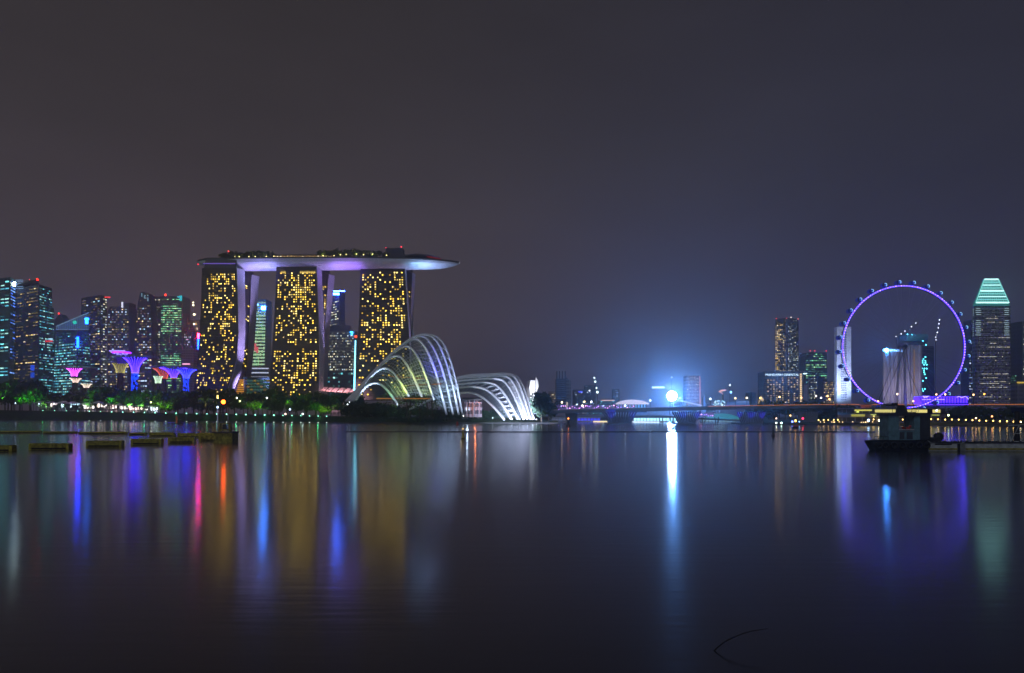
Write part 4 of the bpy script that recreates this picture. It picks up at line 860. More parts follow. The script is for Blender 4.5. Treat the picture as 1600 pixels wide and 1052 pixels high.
for i in range(0, 14, 2): MB().box((C4[i].x, 994, (C4[i].z - 2.4) / 2), (3, 8, C4[i].z - 2.4)).build('column', M['bridge'], t2)
def pier(x, wt, wb, Y, lights):
    for dy in (4, 17):
        p = MB()
        for k in range(13):
            u = k / 12; p.tube([at(x - wt + 2 * wt * u, 643.5, Y + dy), at(x - wb + 2 * wb * u, 662.6, Y + dy)], [.6, .85], 4)
        p.build('pier_fan', M['bridge'], t)
    MB().prism([[at(x - wb - 3, 662.9, Y), at(x + wb + 3, 662.9, Y), at(x + wb + 3, 662.9, Y) + Vector((0, 24, 0)), at(x - wb - 3, 662.9, Y) + Vector((0, 24, 0))], [at(x - wb - 3, 660.8, Y), at(x + wb + 3, 660.8, Y), at(x + wb + 3, 660.8, Y) + Vector((0, 24, 0)), at(x - wb - 3, 660.8, Y) + Vector((0, 24, 0))]]).build('pier_cap', M['bridge'], t)
    for lx, tx in lights:
        spot('pier_flood', at(lx, 660, Y - 5), at(tx, 645, Y + 4), (50, 40, 255), 1.5e4, 42, .7, .6, t)
pier(968, 27, 15, 581, ((958, 955), (985, 990))); pier(1073, 22, 11, 572, ((1072, 1066), (1086, 1093))); pier(1174, 22, 14, 566, ((1156, 1153), (1177, 1174), (1189, 1193)))
pier(893, 9, 6, 590, ()); pier(1262, 16, 10, 566, ())
# lamps standing on the bridge
for i, (x, y, c, lab) in enumerate(((878, 629, (255, 220, 170), 'warm lamp at the left end of the bridge'), (913, 628, (255, 220, 120), 'yellow lamp on the bridge below the small blue sign'), (924, 628, (240, 235, 255), 'white lamp on the bridge left of the crane'), (910, 634, (255, 240, 220), 'white lamp low over the bridge below the blue sign'), (977, 634, (200, 225, 255), 'cool lamp on the bridge before the white arched roof'),
          (1016, 626, (210, 230, 255), 'cool lamp on the bridge just left of the glaring floodlight'), (1110, 623.5, (220, 235, 255), 'cool lamp on the bridge right of the church spire'), (1149, 622.5, (255, 205, 130), 'orange lamp on the bridge right of the light tree'), (1167, 622, (255, 230, 180), 'warm lamp on the bridge near the dark block'), (1188, 622, (255, 190, 100), 'orange lamp on the bridge beside the little domed hall'),
          (1218, 620.5, (255, 215, 150), 'lamp before the grid windowed hotel, left one'), (1252, 621.5, (255, 170, 90), 'orange lamp at the right corner of the grid windowed hotel'), (1275, 619, (255, 220, 190), 'lamp before the white framed office'), (1283, 622, (240, 230, 230), 'lower lamp beside the white framed office'), (1293, 619, (255, 190, 110), 'orange lamp before the warm windowed block'), (1296, 624, (255, 180, 100), 'second orange lamp before the warm windowed block'),
          (1372, 627, (255, 170, 90), 'orange lamp on the road left of the wheel legs'), (1402, 616, (255, 210, 160), 'lamp between the wheel legs'), (1427, 627, (255, 150, 90), 'orange lamp right of the wheel legs'), (1463, 616.5, (255, 180, 140), 'orange lamp above the violet pit building'), (1477, 616.5, (255, 190, 140), 'second orange lamp above the violet pit building'), (1521, 617, (255, 190, 130), 'orange lamp at the left foot of the crowned tower'), (1538, 616, (255, 170, 70), 'bright orange lamp before the crowned tower'))):
    Y = 620; z = zz(634, Y) - 2; street_lamp('bridge_lamp', lab, 'lamps along the bridge and road', (px(x, Y), Y, z), zz(y, Y) - z, c, 7, .72)
# ---- spiral footbridge with pink lights
def helix(name, label, p0, p1, rad, turns, seed):
    t = thing(name, label, 'footbridge', (p0 + p1) / 2 - Vector((0, 0, rad)), 'spiral footbridge'); ax = p1 - p0; rr = random.Random(seed)
    for ph in (0, math.pi):
        n = turns * 12; pts = [p0 + ax * (i / n) + Vector((0, math.cos(2 * math.pi * i / 12 + ph) * rad, math.sin(2 * math.pi * i / 12 + ph) * rad)) for i in range(n + 1)]
        MB().tube(pts, .22, 4).build('spiral_tube', em((190, 130, 235) if ph == 0 else (150, 130, 255), .38), t)
    MB().prism([[p + Vector((0, a, b2)) for a, b2 in ((-2.5, -rad * .6), (2.5, -rad * .6), (2.5, -rad * .5), (-2.5, -rad * .5))] for p in (p0, p1)]).build('walkway', M['dark'], t)
    b = MB(); k = int(ax.length / 2.0)
    for i in range(k):
        b.m = rr.choice((0, 0, 1, 2)); p = p0 + ax * ((i + rr.random() * .5) / k) + Vector((0, -rad, rr.uniform(-.8, .8) * rad)); s = rr.uniform(.35, .62); b.box(p, (s * 1.5, s, s))
    o = b.build('railing_lights', [em((255, 160, 235), 6), em((215, 140, 255), 5.5), em((170, 110, 255), 5)], t); o['kind'] = 'stuff'
helix('spiral_footbridge', 'spiral footbridge dotted with pink and violet lights behind the left end of the road bridge', at(852, 637.5, 690), at(992, 636.5, 690), 2.2, 22, 5)
helix('spiral_footbridge', 'short pink lit spiral footbridge seen below the road bridge deck', at(1088, 649.5, 690), at(1116, 647.5, 690), 1.5, 7, 6)
t = thing('low_bridge', 'lower footbridge on V shaped legs seen under the road bridge', 'bridge', at(1080, 660, 640))
LB = crom([at(x, y, 640) for x, y in ((985, 650.5), (1020, 650), (1060, 651.5), (1095, 653.5), (1125, 655), (1155, 656.5), (1170, 657))], 5)
b = MB(); ribbon(b, LB, 0, 8, -1.2, .3); b.build('deck', M['bridge'], t)
for x in (1033, 1050, 1100, 1120):
    for d in (-3, 3): MB().bar(at(x + d, 652, 644), at(x + d * .4, 661, 644), .5).build('leg', M['bridge'], t)

# ------------------------------------------------------------------ far shore below and behind the bridge
def glowbox(name, label, cat, x0, x1, y0, y1, Y, c, k, d=8, body=None):
    t = thing(name, label, cat, at((x0 + x1) / 2, y1, Y)); b = MB()
    a, e = at(x0, y1, Y), at(x1, y0, Y); b.box(((a.x + e.x) / 2, Y + d / 2, (a.z + e.z) / 2), (e.x - a.x, d, e.z - a.z)); b.build('wall', body or M['stone'], t)
    n = max(2, int((x1 - x0) / 5)); b = MB(); w = (e.x - a.x) / n
    for i in range(n): b.box((a.x + (i + .5) * w, Y - .12, (a.z + e.z) / 2 + (e.z - a.z) * .06), (w * .82, .2, (e.z - a.z) * .6))
    b.build('lit_glazing', em(c, k), t); MB().box(((a.x + e.x) / 2, Y + d / 2, e.z + .25), (e.x - a.x + 2, d + 2, .5)).build('roof', M['concrete'], t); return t
glowbox('terminal', 'cyan white lit waterside terminal under the bridge between two fan piers', 'terminal', 990, 1056, 652.5, 659.5, 760, (170, 225, 255), 2.0)
glowbox('jetty_hall', 'long blue lit waterside hall under the left part of the bridge', 'hall', 897, 938, 653, 659, 760, (70, 70, 240), 1.2)
glowbox('jetty_hall', 'small pale lit shed at the water under the left bridge end', 'shed', 862, 884, 653, 659, 760, (150, 160, 200), .3)
glowbox('jetty_hall', 'dim lit waterside hall under the bridge right of the middle pier', 'hall', 1096, 1150, 656, 660, 760, (160, 210, 225), .6)
o = MB().box(at(943, 658.8, 745), (20, 3, 1.0)).build('pleasure_boat', em((255, 225, 170), 1.6)); tag(o, 'thin yellow white streak of a lit boat deck under the bridge', 'boat')
o = MB().box(at(950, 655, 748), (1.0, 1.0, 6)).build('light_post', em((255, 140, 190), 1.2)); tag(o, 'short pink lit post under the left of the bridge', 'post')
b = MB(); b.prism([[at(990, 660.5, 735), at(1030, 660.8, 735), at(1030, 660.8, 742), at(990, 660.5, 742)], [at(987, 658.5, 735), at(1034, 659, 735), at(1034, 659, 742), at(987, 658.5, 742)]]); o = b.build('pleasure_boat', em((235, 245, 250), 1.5)); tag(o, 'bright white lit long boat at the far bank under the bridge', 'boat')
t = thing('theatre_dome', 'teal lit domed hall seen under the bridge right of the middle pier', 'theatre', at(1130, 657, 1050)); b = MB()
lv = []
for k in range(9):
    x = 1096 + k * 7.5; hgt = 10 * math.sin(math.pi * (k + .6) / 9.6); lv.append([at(x, 656, 1050), at(x, 656 - hgt, 1058), at(x, 656 - hgt * .9, 1075), at(x, 656, 1085)])
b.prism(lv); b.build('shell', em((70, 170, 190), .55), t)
# arched pavilion roof and the glaring floodlight
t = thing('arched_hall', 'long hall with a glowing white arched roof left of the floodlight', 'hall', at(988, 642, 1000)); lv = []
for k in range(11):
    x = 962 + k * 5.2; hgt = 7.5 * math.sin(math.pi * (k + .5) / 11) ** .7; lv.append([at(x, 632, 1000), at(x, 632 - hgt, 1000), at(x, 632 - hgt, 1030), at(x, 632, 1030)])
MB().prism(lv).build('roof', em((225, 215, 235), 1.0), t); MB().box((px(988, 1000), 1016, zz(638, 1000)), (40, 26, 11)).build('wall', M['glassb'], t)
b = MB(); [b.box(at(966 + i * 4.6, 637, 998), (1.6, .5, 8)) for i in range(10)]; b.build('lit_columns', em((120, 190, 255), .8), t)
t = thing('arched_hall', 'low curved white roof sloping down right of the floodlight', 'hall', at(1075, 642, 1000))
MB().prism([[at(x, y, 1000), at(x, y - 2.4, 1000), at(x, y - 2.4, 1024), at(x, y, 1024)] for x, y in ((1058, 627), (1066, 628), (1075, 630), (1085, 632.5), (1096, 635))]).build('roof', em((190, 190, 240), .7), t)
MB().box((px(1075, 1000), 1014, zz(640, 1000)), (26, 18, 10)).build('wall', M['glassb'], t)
t = thing('floodlight_tower', 'glaring white floodlight cluster on a lattice mast, brightest light in the scene', 'floodlight', at(1050, 640, 900)); YL = 900; pc = at(1050, 619, YL)
b = MB()
for dx in (-2, 2):
    for dy in (-2, 2): b.bar((pc.x + dx, YL + 3 + dy, zz(648, YL)), (pc.x + dx * .6, YL + 3 + dy * .6, pc.z), .3)
for k in range(8):
    z = zz(648, YL) + (pc.z - zz(648, YL)) * k / 8; b.bar((pc.x - 2, YL + 1, z), (pc.x + 2, YL + 1, z + 3), .18)
b.build('mast', M['dark'], t)

MB().prism([[(pc.x + math.cos(R(15 * i)) * 5.6, y, pc.z + math.sin(R(15 * i)) * 5.6) for i in range(24)] for y in (YL + 1.4, YL + .7)]).build('lamp_frame', M['dark'], t)
for rad, n in ((0, 1), (2.4, 6), (4.5, 11)):
    for k in range(n):
        a = 2 * math.pi * k / n; MB().ball((pc.x + math.cos(a) * rad, YL, pc.z + math.sin(a) * rad), 1.32, 12, 8).build('lamp', em((225, 242, 255), 120, True), t)
spot('floodlight_beam', (pc.x, YL - 4, pc.z), (0, 0, 20), (62, 150, 255), 9.5e5, 165, .6, 3, t, vol=1.0)
o = MB().box(at(1028.5, 605.5, 1050), (17, 3, 2.2)).build('roof_sign', em((200, 235, 255), 2.2)); tag(o, 'short white light bar above and left of the floodlight', 'light bar')
t = tower('office_tower', 'pinkish pale grid tower with an orange lit right edge right of the floodlight', 'tower', 1600, [(645, 1072, None, 1095), (587, 1073, None, 1094)], M['pale'], 30, 30, [dict(nc=9, nr=20, fn=lit('warm', .16, .5, 31), k=dict(merge=2, wu=.6, wv=.4))])
MB().bar(at(1094, 640, 1598), at(1093.5, 588, 1598), 1.3).build('edge_light', em((255, 150, 110), .7), t); spot('tower_flood', at(1083, 650, 1500), at(1083, 610, 1600), (235, 190, 215), 3.4e5, 60, .8, 2, t)
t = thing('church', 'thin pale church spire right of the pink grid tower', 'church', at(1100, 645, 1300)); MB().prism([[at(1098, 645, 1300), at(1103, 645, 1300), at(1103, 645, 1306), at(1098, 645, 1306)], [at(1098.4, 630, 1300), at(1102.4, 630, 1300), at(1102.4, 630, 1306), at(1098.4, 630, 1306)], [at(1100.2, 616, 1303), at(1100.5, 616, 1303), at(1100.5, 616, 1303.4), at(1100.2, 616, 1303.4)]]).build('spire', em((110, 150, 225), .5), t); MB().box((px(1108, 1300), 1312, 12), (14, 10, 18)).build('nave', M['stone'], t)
t = thing('light_tree', 'tree shaped cluster of cyan white lights beside the blue lit stand', 'light tree', at(1124, 640, 950)); b = MB(); rr = random.Random(5)
MB().bar(at(1124, 645, 950), at(1124, 628, 950), .8).build('trunk', em((140, 190, 240), .7), t)
for i in range(26): a = rr.uniform(0, math.pi); q = rr.uniform(3, 10); MB().ball(at(1124 + math.cos(a) * q, 634 - math.sin(a) * q * .9, 950 + rr.uniform(-3, 3)), rr.uniform(.4, .8), 5, 4).build('light', em((190, 240, 255), 2.6), t)
t = thing('grandstand', 'stepped grandstand washed in blue light behind the bridge', 'grandstand', at(1152, 642, 960)); 
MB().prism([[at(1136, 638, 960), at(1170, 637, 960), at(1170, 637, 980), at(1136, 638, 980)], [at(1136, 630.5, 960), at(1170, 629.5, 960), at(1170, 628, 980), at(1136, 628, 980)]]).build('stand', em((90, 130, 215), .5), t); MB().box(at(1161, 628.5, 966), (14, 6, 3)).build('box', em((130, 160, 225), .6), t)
o = polelamp('light_mast', at(1140.5, 602, 950), zz(640, 950), .95, (225, 235, 255), 4, False, .2); tag(o, 'thin mast with a white lamp on top right of the light tree', 'mast')
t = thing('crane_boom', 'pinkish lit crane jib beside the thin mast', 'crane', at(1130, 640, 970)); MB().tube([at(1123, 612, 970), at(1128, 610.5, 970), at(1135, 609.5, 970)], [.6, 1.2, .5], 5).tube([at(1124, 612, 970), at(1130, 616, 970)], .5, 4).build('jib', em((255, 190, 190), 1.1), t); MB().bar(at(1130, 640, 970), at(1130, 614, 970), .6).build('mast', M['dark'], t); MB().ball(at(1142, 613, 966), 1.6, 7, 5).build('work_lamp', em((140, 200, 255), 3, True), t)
t = tower('office_block', 'small dark block with a pale right edge left of the domed hall', 'block', 1300, [(645, 1164, 1174, 1181), (613, 1165, 1174, 1181)], M['navy'], 20, 20)
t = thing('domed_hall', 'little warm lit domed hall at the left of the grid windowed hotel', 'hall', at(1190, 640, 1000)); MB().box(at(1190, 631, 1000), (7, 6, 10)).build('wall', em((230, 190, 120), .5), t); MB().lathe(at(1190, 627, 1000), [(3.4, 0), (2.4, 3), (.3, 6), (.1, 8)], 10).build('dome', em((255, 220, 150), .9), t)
# towers left of the floodlight
t = thing('office_tower', 'dark blue tower with four thin roof spires above the left end of the bridge', 'tower', at(880, 645, 1500)); Y = 1500
MB().prism([[at(869, 645, Y), at(884.5, 645, Y), at(884.5, 645, Y) + Vector((0, 30, 0)), at(869, 645, Y) + Vector((0, 30, 0))], [at(869, 592, Y), at(884.5, 592, Y), at(884.5, 592, Y) + Vector((0, 30, 0)), at(869, 592, Y) + Vector((0, 30, 0))]]).build('facade', M['glassb'], t)
MB().prism([[at(885, 645, Y + 5), at(892, 645, Y + 5), at(892, 645, Y + 5) + Vector((0, 30, 0)), at(885, 645, Y + 5) + Vector((0, 30, 0))], [at(885, 590, Y + 5), at(892, 596, Y + 5), at(892, 596, Y + 5) + Vector((0, 30, 0)), at(885, 590, Y + 5) + Vector((0, 30, 0))]]).build('wing', M['pale'], t)
for x in (870.5, 874.5, 879, 883.5): MB().box((px(x, Y), Y + 8, zz(586.5, Y)), (2.4, 8, 17)).build('roof_spire', M['glassb'], t)
b = MB(); [b.quad(*[at(870 + dx, 642 - j * 3.1 + dy, Y - .4) for dx, dy in ((0, 0), (13.5, 0), (13.5, -.8), (0, -.8))]) for j in range(16)]; b.build('floor_lights', em((70, 110, 200), .25), t)
MB().box(at(886, 637, Y - 3), (3.5, 2, 22)).build('stair_light', em((235, 215, 190), .8), t)
spec = [('office_block', 'small rosy block left of the spired tower', 857.5, 868, 612, 1450, 'stone', 'warm', .2), ('office_block', 'low dark block with a small blue roof sign right of the spired tower', 896, 915, 609, 1600, 'navy', 'cool', .1), ('office_block', 'dim mid rise block left of the crane lamps', 914, 931, 602, 1650, 'glassb', 'cool', .12),
        ('office_block', 'low teal lit block below the crane lamps', 921, 936, 634, 1350, 'glasst', 'teal', .3), ('office_block', 'low wide block with an orange roof line left of the arched roof', 936, 962, 626, 1450, 'glassb', 'teal', .2), ('office_block', 'dim block far behind the arched roof', 958, 968, 608, 1900, 'navy', 'cool', .1), ('office_block', 'low dim block right of the church spire', 1104, 1118, 632, 1500, 'glassb', 'cool', .15)]
for nm, lab, x0, x1, yt, Y, mt, pal, p in spec:
    t = tower(nm, lab, 'block', Y, [(648, x0, None, x1), (yt, x0, None, x1)], M[mt], 25, 25, [dict(nc=max(3, int((x1 - x0) / 2.2)), nr=max(3, int((648 - yt) / 3)), fn=lit(pal, p, .9, int(x0)), k=dict(merge=2, wu=.6, wv=.4))], cap=40)
    if 'sign' in lab: MB().box(at(907, 612.5, Y - 2), (9, 2, 3)).build('sign_panel', em((70, 90, 255), 1.6), t)
    if 'orange roof' in lab: MB().box(at(950, 625.8, Y - 2), (26, 2, 1.6)).build('roof_light', em((255, 200, 150), 1.1), t)
t = thing('tower_crane', 'tower crane strung with four white work lamps left of the floodlight', 'crane', at(933, 640, 1100)); MB().bar(at(933.5, 645, 1100), at(933, 612, 1100), .6).tube([at(933.5, 614, 1100), at(928, 589, 1100)], .35, 4).build('mast', M['dark'], t)
for x, y, r in ((928.7, 590.5, 1.2), (930, 596.5, 1.4), (932, 606.5, 1.2), (933.4, 613, 1.7)): MB().ball(at(x, y, 1098), r, 6, 4).build('work_lamp', em((215, 240, 235), 4), t)
for x, y, c, lab in ((921, 610.5, (230, 235, 255), 'white rooftop lamp left of the crane lamps'), (1049.5, 590, (215, 235, 255), 'tiny white lamp high above the floodlight'), (877, 635, (140, 190, 255), 'bluish lamp at the foot of the spired tower'), (901, 632.5, (215, 245, 255), 'cyan white lamp right of the spired tower'), (943, 634, (200, 240, 240), 'cyan lamp left of the arched roof'), (1062, 622, (215, 230, 255), 'white lamp touching the right side of the floodlight glare')):
    o = polelamp('pole_lamp', at(x, y, 1000), zz(645, 1000), .9, c, 4); tag(o, lab, 'lamp')
# quay lights right of the bridge
for x, y, c, r, lab in ((1213, 661, (235, 255, 235), 1.0, 'white lamp low at the water under the right end of the bridge'), (1221, 661, (215, 255, 235), 1.1, 'greenish white lamp beside the white one under the bridge end'), (1235, 649.5, (255, 200, 120), .9, 'orange lamp under the bridge end'), (1213, 654, (255, 200, 160), .8, 'pale orange lamp on the slope under the bridge end'), (1254.5, 654, (255, 40, 80), 1.2, 'red lamp at the water below the grid windowed hotel'),
                       (1243, 657, (255, 210, 120), 1.0, 'yellow lamp behind the small boat'), (1238, 659, (110, 130, 255), 1.2, 'blue lamp beside the yellow lamp behind the small boat'), (1249, 659, (140, 190, 255), .7, 'pale blue lamp at the quay left of the red lamp')):
    p = at(x, y, 520); o = polelamp('quay_lamp', p, .2, r * .6, c, 6); tag(o, lab, 'lamp')

# ------------------------------------------------------------------ hotels and towers at the right
t = tower('hotel', 'tall dark hotel with gold window columns beside a pale blue central band', 'hotel', 1350, [(585, 1211, 1228.5, 1248), (503, 1211, 1228.5, 1248), (497, 1212, 1228.5, 1247)], M['bronze'], 16, 16,
  [dict(f='L', nc=7, nr=34, fn=lit('warm', .5, 1.0, 41, rows=lambda j, r: .5 if j < 28 else .05, cols=lambda i: 1.5 if i < 3 else .6), k=dict(wu=.55, wv=.5)), dict(f='R', nc=9, nr=34, fn=lit('pale', .3, .9, 42, rows=lambda j, r: .34 if j < 16 else .14), k=dict(wu=.5, wv=.5))], cap=100)
MB().box(at(1229, 545, 1346), (3.5, 3, 92)).build('central_band', M['pale'], t); spot('band_flood', at(1229, 582, 1310), at(1229, 540, 1346), (130, 150, 255), 6e4, 60, .8, 1, t)
for x, y, c in ((1213, 498, (255, 70, 60)), (1236, 496, (255, 235, 220)), (1247, 498.5, (255, 120, 100)), (1229, 497.5, (200, 60, 60))): beacon(t, at(x, y, 1345), c, 1.0, 2.5)
YM = 1150
t = thing('hotel', 'wide hotel block with a grid of warm windows and a lit name along its roof', 'hotel', at(1225, 640, YM)); 
fl = Face([at(1194, 640, YM), at(1194, 581, YM)], [at(1254.5, 640, YM), at(1254.5, 581, YM)])
A = [at(1194, 640, YM), at(1256, 640, YM), at(1262.5, 640, YM) + Vector((4, 28, 0)), at(1194, 640, YM) + Vector((0, 30, 0))]
MB().prism([A, [Vector((p.x, p.y, zz(581, YM))) for p in A]]).build('facade', M['glassb'], t)
rr = random.Random(50); cols_w = {0: .5, 2: .8, 4: .8, 6: .8}
fit_windows(t, panes(fl, 12, 14, lambda i, j: em(rr.choice(((255, 215, 160), (255, 230, 200), (235, 190, 140))), rr.choice((.5, .8, 1.2))) if rr.random() < (.62 if i in (1, 3, 5, 7, 9) else .38) else None, .48, .5, .06, .97, .05, .86), 100)
b = MB(); [b.box(at(1251.5, 585 + j * 3.0, YM - .6), (2.6, .8, 2.0)) for j in range(15)]; b.build('stair_lights', em((255, 216, 160), 1.3), t)
b = MB(); [b.box(at(1224, 588 + j * 3.3, YM - .25), (58, .4, .5)) for j in range(15)]; [b.box(at(1197 + i * 4.6, 612, YM - .3), (.5, .5, 46)) for i in range(13)]; b.build('frame_grid', M['concrete'], t)
text(t, 'MANDARIN ORIENTAL', at(1196, 587.2, YM - .8), 4.4, em((200, 230, 255), 2.2), width=52 * YM / F)
MB().box(at(1224, 580.7, YM + 10), (60, 20, .8)).build('parapet', M['concrete'], t)
MB().lathe(at(1258, 584, YM), [(2.2, -.8), (3.4, 0), (2.2, .8)], 10).build('corner_lamp', em((200, 240, 255), 2.6, True), t)
spot('name_flood', at(1225, 600, YM - 30), at(1225, 582, YM), (120, 170, 255), 3e4, 110, .9, 1, t)
t = tower('office_tower', 'dark office tower with green white floor bands and red roof beacons', 'tower', 1400, [(600, 1258, None, 1293), (556, 1258.5, None, 1292), (551, 1261, None, 1291)], M['glassb'], 30, 30,
  [dict(nc=11, nr=14, fn=lit('green', .5, .95, 43, rows=lambda j, r: .75 if j in (2, 3, 7, 8, 10) else .08), k=dict(merge=3, wu=.8, wv=.36))])
for x in (1266, 1273, 1291): beacon(t, at(x, 548.5, 1398), (255, 60, 70), 1.0, 3)
t = tower('office_block', 'blue grey office block with a pale framed front and few lit windows', 'block', 1200, [(640, 1263.5, 1277, 1287), (589, 1263.5, 1277, 1286)], M['navy'], 6, 22, [dict(f='L', nc=5, nr=16, fn=lit('pale', .28, .9, 44), k=dict(wu=.5, wv=.45))]); MB().bar(at(1262.8, 640, 1200), at(1262.8, 588, 1200), .8).build('edge_frame', M['concrete'], t)
t = tower('apartment_block', 'lower apartment block with many warm windows beside the white slab tower', 'block', 1250, [(640, 1286, None, 1308), (596, 1287, None, 1308)], M['stone'], 25, 25, [dict(nc=10, nr=14, fn=lit('warm', .5, .8, 45), k=dict(wu=.5, wv=.5))], cap=100)
t = tower('slab_tower', 'tall floodlit white slab tower behind the left rim of the wheel', 'tower', 1150, [(640, 1307.5, None, 1330), (511, 1307.5, None, 1330)], M['white'], 9, 9)
b = MB(); [b.box(at(x, 520 + j * 3.6, 1149.8), (1.6, .5, 1.6)) for x in (1315.5, 1318.5, 1321.5) for j in range(30)]; b.build('window_slots', M['bronze'], t)
spot('slab_flood', at(1312, 642, 1108), at(1316, 585, 1150), (165, 200, 255), 4.5e5, 75, .9, 2, t); spot('slab_flood', at(1326, 642, 1100), at(1322, 560, 1150), (185, 195, 255), 5.5e5, 75, .9, 2, t)
YP = 1200
t = thing('hotel', 'pale ribbed hotel behind the wheel with a glowing sign at its top left', 'hotel', at(1410, 640, YP))
b = MB(); b.prism([[pt(x, Y, z) for x, Y in ((1379.5, YP), (1412.5, YP), (1412.5, YP + 30), (1380.5, YP + 30))] for z in (2, zz(545, YP))]); b.build('facade', M['concrete'], t)
b = MB(); b.prism([[pt(x, Y, z) for x, Y in ((1413, YP - 6), (1441, YP - 6), (1441, YP + 24), (1414, YP + 24))] for z in (2, zz(537, YP))]); b.build('wing', M['concrete'], t)
for i, x in enumerate((1382, 1388, 1394, 1400, 1406)): MB().lathe((px(x, YP), YP, 0), [(2.6, 2), (2.6, zz(549, YP))], 10).build('rib', M['concrete'], t)
for x in (1417.5, 1422, 1434): MB().lathe((px(x, YP), YP - 6, 0), [(2.2, 2), (2.2, zz(540, YP))], 10).build('rib', M['concrete'], t)
b = MB(); [b.box(at(1428, 547 + j * 1.9, YP - 6.6), (3.0, .6, .8)) for j in range(46)]; b.build('stair_lights', em((255, 200, 110), .55), t)
MB().box((px(1429, YP), YP + 8, zz(537.5, YP)), (30, 32, 5)).build('cornice', M['dark'], t)
MB().box((px(1431, YP), YP + 8, zz(528, YP)), (34, 26, 11)).build('roof_house', M['teal'], t)
b = MB(); [b.ball(at(x, y, YP - 10), .8, 6, 4) for x, y in ((1418, 522.5), (1425, 523), (1447, 539), (1442, 533))]; b.build('roof_lamp', em((90, 220, 255), 10, True), t); spot('roof_wash', at(1424, 519, YP - 22), at(1428, 531, YP), (90, 200, 255), 1.6e4, 110, .9, 1, t)
MB().ball(at(1385, 547.3, YP - 2.5), 2.3, 10, 6, 1.3).build('logo', em((56, 140, 255), 280, True), t)
text(t, 'PAN PACIFIC', at(1388.5, 549.2, YP - 2.5), 4, em((120, 180, 255), 12), width=21 * YP / F)
for x, tx in ((1384, 1386), (1398, 1398), (1420, 1420), (1434, 1432)): spot('facade_flood', at(x, 642, YP - 50), at(tx, 585, YP), (200, 185, 225), 1.1e5, 90, .9, 2, t)
t = tower('office_tower', 'dark blue tower sprinkled with cyan windows behind the wheel', 'tower', 1250, [(640, 1439, None, 1461), (541, 1439, None, 1459)], M['navy'], 30, 30)
rr = random.Random(61); b = MB()
for x, y in ((1446, 558), (1443, 561), (1441.5, 564), (1446, 564), (1441.5, 567), (1446, 567), (1444, 570), (1448, 570), (1440.8, 576), (1444.5, 576), (1448, 576), (1444, 579), (1444, 582), (1445, 585), (1447, 591), (1442, 595), (1441, 608), (1445, 608), (1442.5, 611)): MB().box(at(x, y, 1249.6), (1.6, .5, 1.8)).build('window', em((90, 235, 245), 7, True), t)
def crane(label, pts, lamps, x, Y):
    t = thing('tower_crane', label, 'crane', at(x, 645, Y)); MB().bar(at(x, 645, Y), at(*pts[0], Y), .7).build('mast', M['dark'], t); MB().tube([at(*p, Y) for p in pts], .45, 4).build('jib', M['concrete'], t)
    for a, c2, r in lamps: MB().ball(at(a, c2, Y - 1), r, 6, 4).build('work_lamp', em((225, 230, 255), 4), t)
crane('crane jib rising to the right above the pale ribbed hotel, dotted with white lamps', ((1400, 526), (1424, 510), (1433, 504)), ((1400, 526, .8), (1408, 522, .95), (1414, 517.5, .9), (1424, 510.5, 1.1), (1431, 505, .8)), 1412, YP + 30)
crane('nearly upright crane jib with a string of white lamps right of the pale ribbed hotel', ((1462, 531), (1468, 499)), ((1468, 500, .95), (1467, 506, .95), (1466, 512.5, .9), (1464.5, 519.5, 1.0), (1463.3, 524, .5), (1462, 527, .8), (1462.5, 531, .9)), 1461, YP + 40)
b = MB(); 
t = thing('pit_building', 'long low violet lit building with a wavy bright roof edge right of the wheel', 'building', at(1478, 640, 980)); Y = 980
MB().box((px(1477, Y), Y + 10, zz(626, Y)), (72 * Y / F, 20, 11)).build('wall', em((54, 26, 235), 7), t)
b = MB(); [b.box(at(1442 + i * 4.4, 626, Y - .4), (.7, .8, 9.5)) for i in range(17)]; b.box(at(1477, 630.5, Y - .5), (60, .9, 1.6)).build('columns', M['navy'], t)
MB().prism([[at(1440, 619.5, Y - 2), at(1514, 619.5, Y - 2), at(1514, 619.5, Y + 22), at(1440, 619.5, Y + 22)], [at(1440, 617.8, Y - 2), at(1514, 617.8, Y - 2), at(1514, 617.8, Y + 22), at(1440, 617.8, Y + 22)]]).build('roof', M['dark'], t)
MB().tube([at(x, y, Y - 3) for x, y in ((1495, 621), (1498, 619.5), (1503, 621.5), (1508, 619.5), (1511, 621), (1513, 624))], .5, 4).tube([at(1440, 624.5, Y - 1), at(1476, 624.5, Y - 1)], .4, 4).prism([[at(1441, 619, Y - 3), at(1453, 619, Y - 3), at(1452, 619, Y - 2), at(1441, 619, Y - 2)], [at(1444, 622, Y - 3), at(1447, 622, Y - 3), at(1447, 622, Y - 2), at(1444, 622, Y - 2)]]).build('roof_lights', em((130, 110, 255), 5), t)
